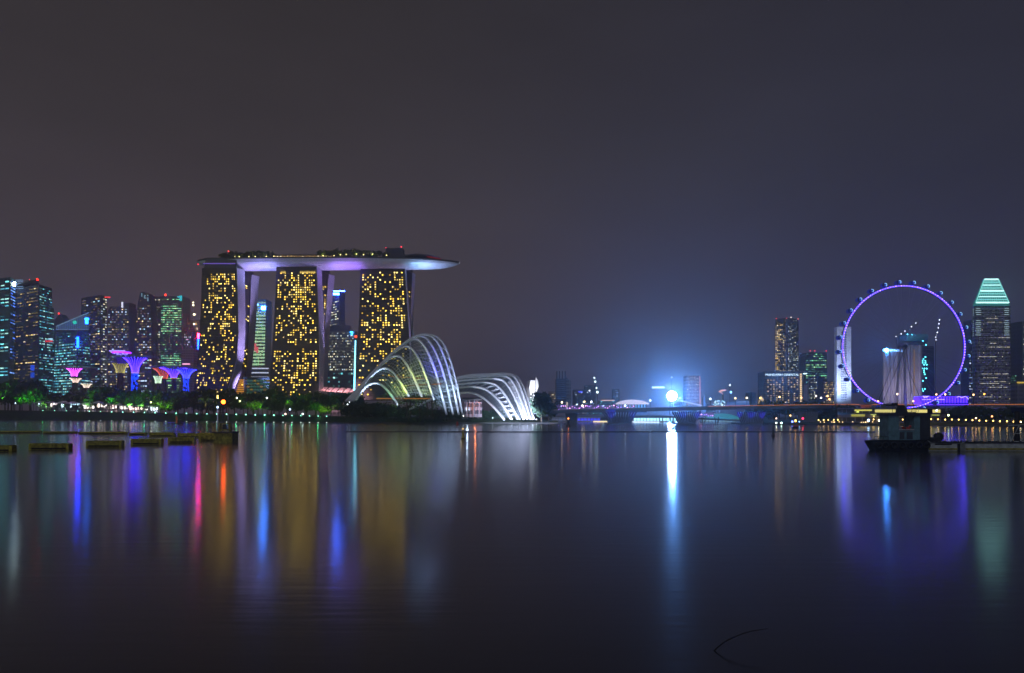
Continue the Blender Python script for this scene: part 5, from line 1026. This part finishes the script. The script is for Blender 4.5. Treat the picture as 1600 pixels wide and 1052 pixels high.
# crowned tower
YT = 1120
t = thing('crowned_tower', 'square office tower with a glowing teal truncated pyramid crown', 'tower', at(1549, 640, YT))
lv = [[pt(a, YT + 12, zz(y, YT)), pt(c, YT, zz(y, YT)), pt(d, YT, zz(y, YT)), pt(d, YT + 40, zz(y, YT)), pt(a, YT + 46, zz(y, YT))] for y, a, c, d in ((640, 1519, 1524, 1579.5), (522, 1519, 1524, 1579.5), (478, 1519.5, 1524, 1578.5))]
MB().prism(lv).build('facade', M['stone'], t)
cz = [(476, 1520, 1524, 1577.5, 0), (473, 1520.5, 1525, 1576.5, 0), (434, 1535.5, 1538, 1560, 15), (433, 1536, 1539, 1559.5, 16)]
MB().prism([[pt(a, YT + 12 + o2 * .5, zz(y, YT)), pt(c, YT + o2, zz(y, YT)), pt(d, YT + o2, zz(y, YT)), pt(d, YT + 40 - o2, zz(y, YT)), pt(a, YT + 44 - o2, zz(y, YT))] for y, a, c, d, o2 in cz]).build('crown', em((70, 165, 165), .5), t)
b = MB(); rr = random.Random(3)
for k in range(9):
    q = k / 8; y = 473 - 39 * q; o2 = 15 * q; b.m = 0 if k % 2 else 1; b.tube([pt(1525 + 13 * q, YT + o2 - .6, zz(y, YT)), pt(1576.5 - 16.5 * q, YT + o2 - .6, zz(y, YT))], .7 if k % 4 else 1.2, 4)
for k in range(15):
    u = k / 14; b.m = 0; b.bar(pt(1525 + 51.5 * u, YT - .6, zz(473, YT)), pt(1538 + 22 * u, YT + 14.4, zz(434, YT)), .35 if 0 < k < 14 else .9)
b.build('crown_frame', [em((130, 225, 220), 1.3), em((190, 250, 245), 2.2)], t)
f = Face([lv[0][1], lv[2][1]], [lv[0][2], lv[2][2]]); rr = random.Random(9)
bands = {3, 5, 10, 12, 13, 15, 17, 26, 31, 33, 36, 44, 46}
rowp2 = {j: (rr.uniform(.0, .5), rr.uniform(.5, 1)) for j in range(52)}
fit_windows(t, panes(f, 24, 52, lambda i, j: em(rr.choice(((235, 225, 190), (215, 220, 215), (245, 235, 215))), rr.choice((.5, .8, 1.1))) if (rowp2[j][0] < i / 24 < rowp2[j][1] and j in bands and rr.random() < .85) or rr.random() < .035 else (em((200, 205, 225), .16) if rr.random() < .5 else None), .6, .42, .06, .98, .02, .98), 100)
b = MB()
for j in range(14):
    y = 482 + j * 3.2
    if j in (4, 5): continue
    [MB().box(c2, d2).build('corner_light', em((170, 200, 210), .9), t) for c2, d2 in ((at(1528.5, y, YT - .6), (8 if j % 3 else 6, .8, .8)), (at(1573, y, YT - .6), (7 if j % 2 else 5.5, .8, .8)), ((px(1521.5, YT + 8), YT + 7, zz(y, YT)), (2.4, 3, .9)))]

tower('office_tower', 'slim dark stepped tower on the left flank of the crowned tower', 'tower', 1160, [(640, 1513.5, None, 1521), (563, 1514, None, 1521), (562, 1516, None, 1521), (500, 1517, None, 1521)], M['glassb'], 20, 20, [dict(nc=2, nr=30, fn=lit('cool', .3, .8, 71), k=dict(wu=.6, wv=.4))])
t = tower('office_block', 'dim blue block right of the crowned tower', 'block', 1300, [(640, 1578, None, 1589), (585, 1579, None, 1588)], M['navy'], 20, 20, [dict(nc=4, nr=16, fn=lit('green', .4, .7, 72), k=dict(merge=3, wu=.8, wv=.35))])
t = tower('office_block', 'pale block with a yellow lit top band near the right picture edge', 'block', 1250, [(640, 1589, None, 1601), (597, 1589, None, 1601)], M['pale'], 20, 20); MB().box(at(1595, 598, 1248), (12, 2, 2.6)).build('top_band', em((225, 190, 80), 1), t)
tower('office_tower', 'tower cut by the right edge of the picture', 'tower', 1400, [(640, 1597, None, 1640), (502, 1597, None, 1640)], M['glassb'], 40, 40, [dict(nc=12, nr=34, fn=lit('pale', .2, .8, 73), k=dict(merge=2, wu=.7, wv=.4))])

# ------------------------------------------------------------------ the giant wheel
YW = 900; s = YW / F; wc = at(1410, 542.5, YW); RW = 95 * s
t = thing('giant_wheel', 'giant observation wheel with violet lit rim and round capsules outside it', 'ferris wheel', (wc.x, YW, zz(642, YW)))
b = MB(); b.ring(wc + Vector((0, -2.4, 0)), RW, .5, 112, 5); b.ring(wc + Vector((0, 2.4, 0)), RW, .5, 112, 5)
for i in range(112):
    a = 2 * math.pi * i / 112; a2 = 2 * math.pi * (i + .5) / 112
    b.bar(wc + Vector((math.cos(a) * RW, -2.4, math.sin(a) * RW)), wc + Vector((math.cos(a2) * RW, 2.4, math.sin(a2) * RW)), .22, 3)
b.build('rim', M['treeskin'], t)
b = MB(); b.m = 0; b.ring(wc + Vector((0, -3.0, 0)), RW, .45, 140, 6)
b.build('rim_light', em((58, 32, 255), 15), t)
b = MB(); rr = random.Random(6)
for i in range(140):
    a = 2 * math.pi * i / 140; r2 = rr.choice((.35, .45, .55)); b.m = rr.choice((0, 0, 1)); b.box(wc + Vector((math.cos(a) * RW, -4.0, math.sin(a) * RW)), (r2 * 1.9, .5, r2 * 1.9))
o = b.build('rim_bulbs', [em((205, 165, 255), 3.5), em((160, 150, 255), 3)], t); o['kind'] = 'stuff'
b = MB()
for i in range(56):
    a = 2 * math.pi * i / 56; b.bar(wc + Vector((math.cos(a) * 2, (-5 if i % 2 else 5), math.sin(a) * 2)), wc + Vector((math.cos(a) * RW, (-2 if i % 2 else 2), math.sin(a) * RW)), .17, 3)
b.build('spokes', M['treeskin'], t)
o = MB(); o.prism([[wc + Vector((math.cos(2 * math.pi * i / 14) * r, y, math.sin(2 * math.pi * i / 14) * r)) for i in range(14)] for y, r in ((-8, 2.2), (-6, 2.8), (6, 2.8), (8, 2.2))]); o.build('hub', M['dark'], t)
for xb, xt, yb, Yo in ((1399, 1407, 640, -9), (1415.5, 1412.5, 640, -9), (1399, 1407, 640, 9), (1415.5, 1412.5, 640, 9)):
    MB().tube([at(xb, yb, YW + Yo), at(xt, 543, YW + Yo * .8)], [1.6, 1.1], 8).build('leg', M['treeskin'], t)
for xb, yb, Yo in ((1380, 628, -26), (1425, 616, -26), (1440, 628, 24), (1372, 628, 24)): MB().bar(at(xb, yb, YW + Yo), wc + Vector((0, Yo * .3, 0)), .35, 5).build('stay_cable', M['dark'], t)
spot('leg_flood', at(1416, 640, YW - 26), at(1415, 618, YW - 9), (90, 70, 255), 1.5e4, 60, .8, .6, t); spot('leg_flood', at(1397, 640, YW - 26), at(1400, 615, YW - 9), (190, 170, 200), 1.2e4, 60, .8, .6, t)
CAPM = M['navy']; first = None
for i in range(28):
    a = 2 * math.pi * (i + .35) / 28; c = wc + Vector((math.cos(a) * (RW + 4.3), 0, math.sin(a) * (RW + 4.3)))
    o = MB().prism([[c + Vector((math.cos(2 * math.pi * k / 14) * r, y, math.sin(2 * math.pi * k / 14) * r)) for k in range(14)] for y, r in ((-4.5, 1.4), (-3.8, 2.2), (-2.6, 2.6), (2.6, 2.6), (3.8, 2.2), (4.5, 1.4))]).build('capsule', CAPM, t)
    MB().prism([[c + Vector((math.cos(2 * math.pi * k / 14) * 2.66, y, math.sin(2 * math.pi * k / 14) * 2.66)) for k in range(14)] for y in (-2.4, 2.4)]).prism([[c + Vector((math.cos(2 * math.pi * k / 14) * r, y, math.sin(2 * math.pi * k / 14) * r)) for k in range(14)] for y, r in ((-4.56, 1.4), (-4.52, 1.5))]).build('lit_glass', em((30, 50, 190), .5), o)
    MB().ring(c + Vector((.5, -4.7, .25)), 1.6, .32, 14, 5, -70, 130).build('light_arc', em((140, 200, 255), 1.9), o)
    MB().bar(c + Vector((-.6, -4.9, -.8)), c + Vector((1.3, -4.9, -.5)), .3).build('bench_light', em((70, 120, 255), .9), o)
    d = Vector((math.cos(a), 0, math.sin(a))); MB().bar(wc + d * RW, wc + d * (RW + 2.4), .5).build('hanger', M['dark'], o)
# boarding terminal under the wheel
YB = 525
t = thing('wheel_terminal', 'two storey terminal with yellow green lit floors under the wheel', 'terminal', at(1405, 660, YB))
MB().box((px(1405, YB), YB + 12, (zz(640, YB) + 2) / 2 + .5), (150 * YB / F, 20, zz(640, YB) - 1)).build('wall', M['stone'], t)
def strip(x0, x1, y0, y1, c, k, Y=YB): return MB().box(((px(x0, Y) + px(x1, Y)) / 2, Y + 1.2, (zz(y0, Y) + zz(y1, Y)) / 2), (px(x1, Y) - px(x0, Y), 1.2, zz(y0, Y) - zz(y1, Y)))
rr = random.Random(14)
for x0, x1, y0, y1, k in ((1337, 1363, 640.2, 642.2, .8), (1369, 1400, 640, 644.6, .7), (1416, 1432, 640, 644, .6), (1434, 1452, 640.3, 645, .85), (1455, 1470, 640.3, 645, .85), (1332, 1352, 647.4, 651, .4), (1362, 1385, 647.4, 648.6, .7), (1366, 1367.5, 649, 652, 1), (1340, 1343, 642.5, 645, 1.2), (1458, 1469, 648, 649.5, .5)):
    strip(x0, x1, y0, y1, 0, 0).build('lit_storey', em(rr.choice(((225, 215, 95), (205, 215, 110), (235, 220, 130))), k * 1.3), t)
for y in (639.4, 646.6): MB().box((px(1405, YB), YB + 10, zz(y, YB)), (152 * YB / F, 24, .6)).build('floor_slab', M['dark'], t)
MB().box((px(1405, YB), YB + 16, zz(635, YB)), (14 * YB / F, 8, 4)).build('roof_house', M['deckm'], t)
t = thing('kiosk', 'small reddish lit roof house left of the wheel foot', 'kiosk', at(1353, 640, 760)); MB().box(at(1353, 635.5, 764), (8, 6, 5)).build('wall', em((190, 100, 70), .3), t); MB().box(at(1353, 632, 764), (10, 8, .6)).build('roof', M['dark'], t)
# promenade lamps along the right shore
x = 1279; i = 0
rr = random.Random(19)
while x < 1605:
    Y = shoreY(RIGHT, x) + 11; z = gz(RIGHT, x) - .3; y = interp(((1278, 656.5), (1360, 656), (1460, 655), (1600, 659.5)), x)[0] + rr.uniform(-.3, .3)
    wh = abs(x - 1589) < 6 and False
    street_lamp('promenade_lamp', 'warm lamp in the long even row along the right shore', 'warm lamps along the right shore', (px(x, Y), Y, z), round(max(zz(y, Y) - z, 1.2), 1), (255, 205, 105), 9, .42)
    x += rr.uniform(10.2, 11.4) if x > 1440 else rr.uniform(6.0, 8.5); i += 1
for x, y, c, r, lab in ((1357, 657, (160, 205, 255), .8, 'glaring blue white lamp on the right shore left of the workboat'), (1379, 657.3, (170, 225, 255), .6, 'cool white lamp right of the glaring blue white one'), (1374, 657.5, (240, 255, 225), .6, 'greenish white lamp beside the cool one'), (1594.5, 659.5, (200, 235, 255), .6, 'cool white lamp at the right end of the warm row'), (1550, 650.8, (255, 160, 90), .5, 'orange lamp above the warm row near the gangway'), (1525, 653.5, (255, 190, 130), .5, 'pair lamp above the warm row right of the workboat'), (1463.5, 641.5, (220, 235, 255), .5, 'white lamp right end of the terminal roof'), (1482, 649, (215, 235, 170), .6, 'greenish lit canopy lamp right of the terminal')):
    Y = 475; p = at(x, y, Y); o = polelamp('shore_lamp', p, 1.5, r, c, 9, True, .08); tag(o, lab, 'lamp')
for i in range(16):
    x = 1281 + rr.random() * 110; Y = 500; p = at(x, 659.2 + rr.random(), Y); o = polelamp('path_light', p, 1, .3, (255, 210, 140), 4, False, .05); tag(o, 'tiny warm path light below the lamp row left of the workboat', 'path light', 'tiny path lights on the right shore')
# ------------------------------------------------------------------ things on the water
def floatbox(x0, x1, y0a, y0b, y1, Y, label, group, mat=M['yellowd'], thick=1.6, capm=M['yellow']):
    a, c = px(x0, Y), px(x1, Y); z1 = zz(y0a, Y); Yb = Y + 5
    t = thing('floating_barrier', label, 'floating barrier', ((a + c) / 2, Y, 0), group)
    dY = (y0a - y0b) * -0.0
    r = .22; prof = lambda X, g: [Vector((X, Y + thick * u, z)) for u, z in ((g, -.3), (0 + g, z1 - r), (r + g * .5, z1), (1 - r, z1), (1, z1 - r), (1, -.3))]
    MB().prism([prof(a + .5, 0), prof(c - .5, 0)]).build('float_body', mat, t)
    for X0, X1 in ((a, a + .5), (c - .5, c)): MB().prism([[p + Vector((0, -.04 + (p.y - Y) * .05, .03)) for p in prof(X0, 0)], [p + Vector((0, -.04 + (p.y - Y) * .05, .03)) for p in prof(X1, 0)]]).build('end_cap', capm, t)
    MB().box(((a + c) / 2, Y - .05, .25), (c - a - 1.2, .1, .28)).build('rubbing_strake', M['black'], t)
    t.rotation_euler = (0, 0, R(4)); return t
for x0, x1, y0, y1, lab in ((-45, 17, 696, 709, 'near yellow edged float cut by the left edge'), (46, 106, 693, 706, 'near yellow edged float, second from the left edge'), (135, 189, 689, 702, 'near yellow edged float, third from the left edge'), (205, 251, 686, 698, 'near yellow edged float, fourth from the left edge'), (263, 303, 683.5, 695.5, 'near yellow edged float, last but one before the beacon'), (311, 346, 681, 692.5, 'near yellow edged float joining the beacon platform')):
    floatbox(x0, x1, y0, y0, y1 - 3.2, CAMH * F / (y1 - 3.2 - HY), lab, 'near row of floats')
for x0, x1, y0, y1, lab in ((-10, 62, 673.5, 677.2, 'far thin float in the row behind, first at the left edge'), (68, 118, 674.2, 677.8, 'far thin float in the row behind, second from the left'), (124, 196, 674.8, 678.6, 'far thin float in the row behind, third from the left'), (202, 228, 676, 680, 'short far float in the row behind, fourth from the left'), (234, 272, 676, 682, 'far float in the row behind, fifth from the left'), (278, 342, 677, 684, 'far float in the row behind touching the beacon platform')):
    floatbox(x0, x1, y0, y0, y1, CAMH * F / (y1 - HY), lab, 'far row of floats', M['yellow'], 1.2, M['yellowd'])
# beacon platform
YQ = CAMH * F / (692.5 - HY); s = YQ / F
t = thing('beacon_platform', 'mooring platform with two posts carrying a bright orange beacon', 'beacon', (px(349, YQ), YQ, 0))
def bx(x0, x1, y0, y1, d0, d1): return ((px(x0, YQ) + px(x1, YQ)) / 2, YQ + (d0 + d1) / 2, (zz(y0, YQ) + zz(y1, YQ)) / 2), (px(x1, YQ) - px(x0, YQ), d1 - d0, zz(y0, YQ) - zz(y1, YQ))
MB().box(*bx(334, 363, 677, 694, 0, 4)).build('pontoon', M['yellowd'], t); MB().box(*bx(331, 364, 675, 677, -.2, 4.3)).build('deck', M['deckm'], t)
for x, y in ((340, 637), (356.5, 636)): MB().bar(at(x, 675, YQ + 1.5), at(x, y, YQ + 1.5), .17, 8).build('post', M['float'], t)
MB().ball(at(340, 636.5, YQ + 1.5), .3, 8, 5).build('post_lamp', em((190, 215, 255), 3, True), t); spot('post_glow', at(338, 633, YQ - 1.5), at(340, 650, YQ + 1.5), (170, 195, 255), 320, 60, .7, .2, t)
b = MB(); b.box(*bx(340, 356, 671, 672.5, 1, 2)).box(*bx(340, 356, 661.5, 662.5, 1.3, 1.7)).box(*bx(339, 341.5, 661, 675, 1, 2)).box(*bx(355, 357.5, 661, 675, 1, 2)); b.build('frame', M['yellowd'], t)
MB().box(*bx(345.5, 351, 663.5, 671, 1.1, 1.9)).build('equipment_box', M['dark'], t)
MB().bar(at(349, 662, YQ + 1.5), at(349, 630, YQ + 1.5), .09, 6).bar(at(340, 645, YQ + 1.5), at(356.5, 645, YQ + 1.5), .06).build('mast', M['dark'], t)
MB().ball(at(349, 628.2, YQ + 1.5), .52, 10, 7).build('orange_lamp', em((255, 76, 18), 26, True), t)
# dark marker boat behind
Yk = CAMH * F / (663.5 - HY)
t = thing('marker_boat', 'small dark work punt with a red and white striped post', 'boat', (px(279, Yk), Yk, 0))
MB().prism([[at(269, 663.2, Yk), at(286, 663.2, Yk), at(286, 663.2, Yk + 4), at(269, 663.2, Yk + 4)], [at(267, 661.6, Yk), at(288, 661.6, Yk), at(288, 661.6, Yk + 4), at(267, 661.6, Yk + 4)]]).build('hull', M['hull'], t)
MB().prism([[at(277, 661.6, Yk + 1), at(286, 661.6, Yk + 1), at(286, 661.6, Yk + 3), at(277, 661.6, Yk + 3)], [at(279, 656.5, Yk + 1), at(284, 656.5, Yk + 1), at(284, 656.5, Yk + 3), at(279, 656.5, Yk + 3)]]).build('cabin', M['navy'], t)
for k in range(6): MB().lathe((px(274, Yk), Yk + 2, zz(661.6 - k * 1.9, Yk)), [(.62, 0), (.62, 1.9 * Yk / F)], 8).build('post_band', em((190, 110, 80), .35) if k % 2 == 0 else M['red'], t)
# buoys
def buoy(label, x, yt, yb, w, mat, c=None, k=4, cone=False):
    Y = CAMH * F / (yb - HY); h = (yb - yt) * Y / F; r = w * Y / F; t = thing('buoy', label, 'buoy', (px(x, Y), Y, 0), 'buoys on the bay')
    X = px(x, Y)
    MB().lathe((X, Y, 0), [(r * 1.15, -.2), (r * 1.25, h * .12), (r * .85, h * .2)] + ([(r * .15, h * .95)] if cone else [(r * .75, h * .3), (r * .62, h * .72), (r * .8, h * .76)]), 14).build('body', mat, t)
    MB().lathe((X, Y, 0), [(r * .25, h * .76), (r * .22, h * .92)], 8).build('lantern_stem', M['dark'], t)
    if c: MB().ball((X, Y, h * .95), r * .42, 8, 5).build('lantern', em(c, k, True), t)
    MB().lathe((X, Y, 0), [(r * 1.32, .05), (r * 1.32, h * .08)], 14).build('waterline_band', M['black'], t)
    return t
b0 = buoy('yellow buoy with a small warm light in front of the domes', 723.5, 669.5, 686, 2.4, M['yellow'], (255, 200, 110), 2.5); YB0 = CAMH * F / (686 - HY); point('buoy_glow', (px(721, YB0), YB0 - 2, 1.6), (255, 210, 90), 6, .2, b0)
buoy('dark buoy with an orange light left of the bridge piers', 888, 653.5, 666.5, 2.6, M['hull'], (255, 130, 50), 10)
buoy('dark conical buoy under the right end of the bridge', 1208, 663.5, 682, 2.0, M['hull'], None, 0, True)
buoy('small dark red buoy below the lower end of the tall dome', 714.5, 657, 664.5, 2.2, M['red'])
Yk = CAMH * F / (670 - HY)
t = thing('launch', 'small dark launch with a yellow lamp right of the bridge', 'boat', (px(1242, Yk), Yk, 0))
MB().prism([[at(1238, 670, Yk), at(1247, 670, Yk), at(1247, 670, Yk + 2), at(1238, 670, Yk + 2)], [at(1236.5, 667, Yk), at(1248.5, 667, Yk), at(1248.5, 667, Yk + 2), at(1236.5, 667, Yk + 2)]]).build('hull', M['hull'], t); MB().box(at(1243, 665.6, Yk + 1), (2.4, 1.4, 1)).build('cabin', M['red'], t); MB().bar(at(1243, 666, Yk + 1), at(1243, 659, Yk + 1), .08).build('mast', M['dark'], t); MB().ball(at(1243, 658.5, Yk + 1), .32, 7, 5).build('mast_lamp', em((255, 180, 70), 14, True), t)
# long floating boom
Yo = CAMH * F / (675.5 - HY); b = MB()
pts = [Vector((px(x, Yo), Yo + math.sin(x * .013) * 2.0, .22)) for x in range(540, 1372, 8)]
b.tube(pts, .2, 6)
for p in pts[::3]: b.ball(p, .28, 6, 4)
tag(b.build('floating_boom', M['dark']), 'thin dark floating boom stretched across the bay from before the domes to the workboat', 'boom')
# workboat
YS = 147.0
def B(x0, x1, y0, y1, d0, d1): return ((px(x0, YS) + px(x1, YS)) / 2, YS + (d0 + d1) / 2, (zz(y0, YS) + zz(y1, YS)) / 2), (px(x1, YS) - px(x0, YS), d1 - d0, zz(y0, YS) - zz(y1, YS))
t = thing('workboat', 'dark moored workboat with a boxy open cabin and a tall stack', 'workboat', (px(1410, YS), YS, 0))
hl = []
for x, yt, w in ((1362, 690, .5), (1366, 689, 1.6), (1385, 688, 2.4), (1420, 688.5, 2.6), (1450, 687, 2.6), (1460, 686.5, 2.3)):
    c = YS + 2.6; X = px(x, YS); z = zz(yt, YS); xb = X + (1.2 if x < 1380 else 0); hl.append([Vector((xb, c - w * .8, -.4)), Vector((xb, c + w * .8, -.4)), Vector((X, c + w, z)), Vector((X, c - w, z))])
MB().prism(hl).build('hull', M['hull'], t)
MB().tube([l[3] + Vector((0, -.05, -.05)) for l in hl], .13, 6).build('gunwale', M['black'], t)
for i, x in enumerate((1372, 1383, 1396, 1409, 1422, 1436, 1448)): 
    c = at(x, 696, YS); q = MB().ring((c.x, YS - .15, c.z), .52, .2, 16, 6); q.build('tyre_fender', M['black'], t)
cab = M['teal']
MB().box(*B(1391, 1407, 650, 688, .6, 4.4)).build('cabin_wall', cab, t); MB().box(*B(1431, 1440, 650, 688, .6, 4.4)).build('cabin_wall', cab, t)
MB().box(*B(1407, 1431, 672, 688, .8, 4.2)).build('cabin_sill', cab, t); MB().box(*B(1388, 1442, 646, 650, .2, 4.8)).build('cabin_roof', M['dark'], t)
MB().box(*B(1418, 1419.2, 650, 672, .8, 1)).build('window_post', M['dark'], t); MB().box(*B(1407, 1431, 671, 672.4, .55, .8)).build('window_ledge', M['float'], t)
for x0, x1 in ((1409, 1416), (1420, 1429)): MB().box(*B(x0, x1, 675.5, 686.5, .7, .8)).build('door_panel', M['dark'], t)
MB().prism([[at(1398, 646, YS + 1), at(1419, 646, YS + 1), at(1419, 646, YS + 4), at(1398, 646, YS + 4)], [at(1401, 640, YS + 1), at(1417, 640, YS + 1), at(1417, 640, YS + 4), at(1401, 640, YS + 4)], [at(1402, 634, YS + 1.3), at(1414, 634, YS + 1.3), at(1414, 634, YS + 3.6), at(1402, 634, YS + 3.6)]]).build('wheelhouse', M['dark'], t)
MB().box(*B(1400, 1416, 632.8, 634, 1, 4)).box(*B(1405, 1411, 629.5, 632.8, 2, 3)).build('wheelhouse_roof', M['hull'], t)
MB().box(*B(1441, 1458, 647, 689, 1, 4.2)).build('stack', M['dark'], t); MB().box(*B(1440, 1459, 645.5, 647, .8, 4.4)).build('stack_cap', M['hull'], t)
MB().lathe(at(1453, 647, YS + 2), [(.5, 0), (.45, .8), (.55, 1.0)], 10).build('exhaust_pipe', M['black'], t)
b = MB(); b.ball(at(1466, 683, YS + 2), .95, 10, 7).box(*B(1456, 1474, 684, 692, .8, 3.5)); b.build('winch', M['hull'], t)
b = MB(); [b.bar(at(x, 688, YS + .3), at(x, 682, YS + .3), .05) for x in (1366, 1373, 1380, 1388)]; b.bar(at(1366, 682.3, YS + .3), at(1388, 682.3, YS + .3), .04); b.build('handrail', M['dark'], t)
MB().ball(at(1422, 666.5, YS + 1.6), .28, 8, 6).box(*B(1419, 1427, 667.5, 671.8, 1.2, 2.4)).build('cargo', M['red'], t)
b = MB(); [b.bar(at(x, 646, YS + 3), at(x + 1, y, YS + 3), .045) for x, y in ((1394, 637), (1424, 640), (1434, 641))]; b.build('aerials', M['dark'], t)
# pontoon jetty
def pontoon(x0, x1, label, boxs):
    t = thing('pontoon', label, 'pontoon', (px((x0 + x1) / 2, YS), YS, 0), 'pontoons of the jetty')
    MB().box(*B(x0, x1, 693, 705, .3, 4)).build('float', M['float'], t); MB().box(*B(x0 - .5, x1 + .5, 690.6, 693, .1, 4.2)).build('deck', M['dark'], t)
    MB().box(*B(x0, x1, 700.5, 703.2, .12, .3)).build('weed_line', M['yellowd'], t)
    for a, c in boxs: MB().box(*B(a, c, 693.6, 695.4, .15, .3)).build('recess', M['black'], t)
    n = int((x1 - x0) / 12) + 1
    for i in range(n): MB().box(*B(x0 + i * 12 + 2, x0 + i * 12 + 4, 689.4, 690.6, .3, .8)).build('cleat', M['hull'], t)
pontoon(1452, 1497, 'short pale pontoon beside the workboat stern', ((1462, 1488),)); pontoon(1510, 1660, 'long pale pontoon running out of the right edge', ())
t = thing('mooring_pile', 'dark mooring pile in the gap between the two pontoons', 'pile', (px(1503, YS), YS + 2, 0)); MB().lathe((px(1503, YS), YS + 2, 0), [(.72, -.4), (.72, zz(690, YS))], 12).build('pile', M['hull'], t); MB().lathe((px(1503, YS), YS + 2, 0), [(.8, zz(694, YS)), (.8, zz(692, YS))], 12).build('pile_collar', M['black'], t)
t = thing('mooring_pile', 'tall dark mooring pile behind the gangway', 'pile', (px(1589, YS + 6), YS + 6, 0)); MB().lathe((px(1589, YS + 6), YS + 6, 0), [(.55, -.4), (.55, zz(644, YS + 6))], 14).build('pile', M['hull'], t); MB().lathe((px(1589, YS + 6), YS + 6, 0), [(.62, zz(644, YS + 6)), (.2, zz(642.5, YS + 6))], 14).build('pile_cap', M['black'], t)
t = thing('gangway', 'pale metal truss gangway resting on the long pontoon', 'gangway', at(1610, 690, YS + 1))
for dy in (.8, 2.2):
    b = MB(); top, bot = (at(1575.5, 665.5, YS + dy), at(1660, 660, YS + dy)), (at(1579, 691, YS + dy), at(1660, 688, YS + dy))
    b.bar(*top, .1).bar(*bot, .14)
    n = 5
    for i in range(n + 1): b.bar(top[0].lerp(top[1], i / n), bot[0].lerp(bot[1], i / n), .075)
    for i in range(n): b.bar(bot[0].lerp(bot[1], i / n), top[0].lerp(top[1], (i + 1) / n), .075)
    b.bar(top[0].lerp(bot[0], .5), top[1].lerp(bot[1], .5), .05); b.build('side_truss', M['float'], t)
MB().prism([[at(1579, 690, YS + .8), at(1579, 690, YS + 2.2), at(1579, 689.2, YS + 2.2), at(1579, 689.2, YS + .8)], [at(1660, 687, YS + .8), at(1660, 687, YS + 2.2), at(1660, 686.2, YS + 2.2), at(1660, 686.2, YS + .8)]]).build('walkway', M['dark'], t)
t = thing('jetty_shelter', 'dark blue shelter roof at the right edge above the gangway', 'shelter', (px(1620, YS + 9), YS + 9, 0)); MB().prism([[at(1579, 637, YS + 8), at(1700, 635, YS + 8), at(1700, 635, YS + 14), at(1579, 637, YS + 14)], [at(1581, 645.5, YS + 8), at(1700, 646, YS + 8), at(1700, 646, YS + 14), at(1581, 645.5, YS + 14)]][::-1]).build('roof', M['navy'], t); MB().bar(at(1640, 646, YS + 11), at(1640, 705, YS + 11), .25).build('post', M['dark'], t)
# drifting branch close to the camera
Yg = CAMH * F / (1017 - HY)
t = thing('branch', 'thin bent bare branch sticking out of the water in the foreground', 'branch', (px(1116, Yg), Yg, 0))
P = [(1110, 1023), (1116, 1017), (1127, 1007), (1139, 999.5), (1155, 992.5), (1172, 987), (1186, 984.5), (1200, 982)]
MB().tube(crom([at(x, y, Yg + (x - 1116) * .002) for x, y in P], 4), [.026 - .0007 * i for i in range(29)], 6).build('stem', M['black'], t)
MB().tube([at(1138.5, 1000, Yg), at(1139, 996, Yg), at(1138, 992.5, Yg)], [.008, .005, .003], 5).build('twig', M['black'], t)
MB().tube([at(1158, 991.5, Yg), at(1163, 987.8, Yg), at(1166, 986.2, Yg)], [.006, .004, .002], 5).build('twig', M['black'], t)

# mooring ropes and a rail on the long pontoon
for a, c, lab in ((at(1448, 687, YS), at(1466, 690.4, YS + .2), 'slack mooring rope from the workboat stern to the short pontoon'), (at(1474, 688, YS + 1), at(1512, 690.2, YS + .4), 'slack mooring rope crossing the gap between the two pontoons')):
    P = [a.lerp(c, i / 8) - Vector((0, 0, .5 * math.sin(math.pi * i / 8))) for i in range(9)]; tag(MB().tube(P, .05, 5).build('mooring_rope', M['float']), lab, 'rope')
t = thing('pontoon_rail', 'thin wire rail along the back of the long pontoon', 'railing', at(1545, 690.6, YS + 4))
for x in range(1514, 1580, 13): MB().bar(at(x, 690.6, YS + 4), at(x, 681.5, YS + 4), .045).build('post', M['float'], t)
for y in (682, 686): MB().bar(at(1514, y, YS + 4), at(1576, y - .5, YS + 4), .022).build('wire', M['float'], t)
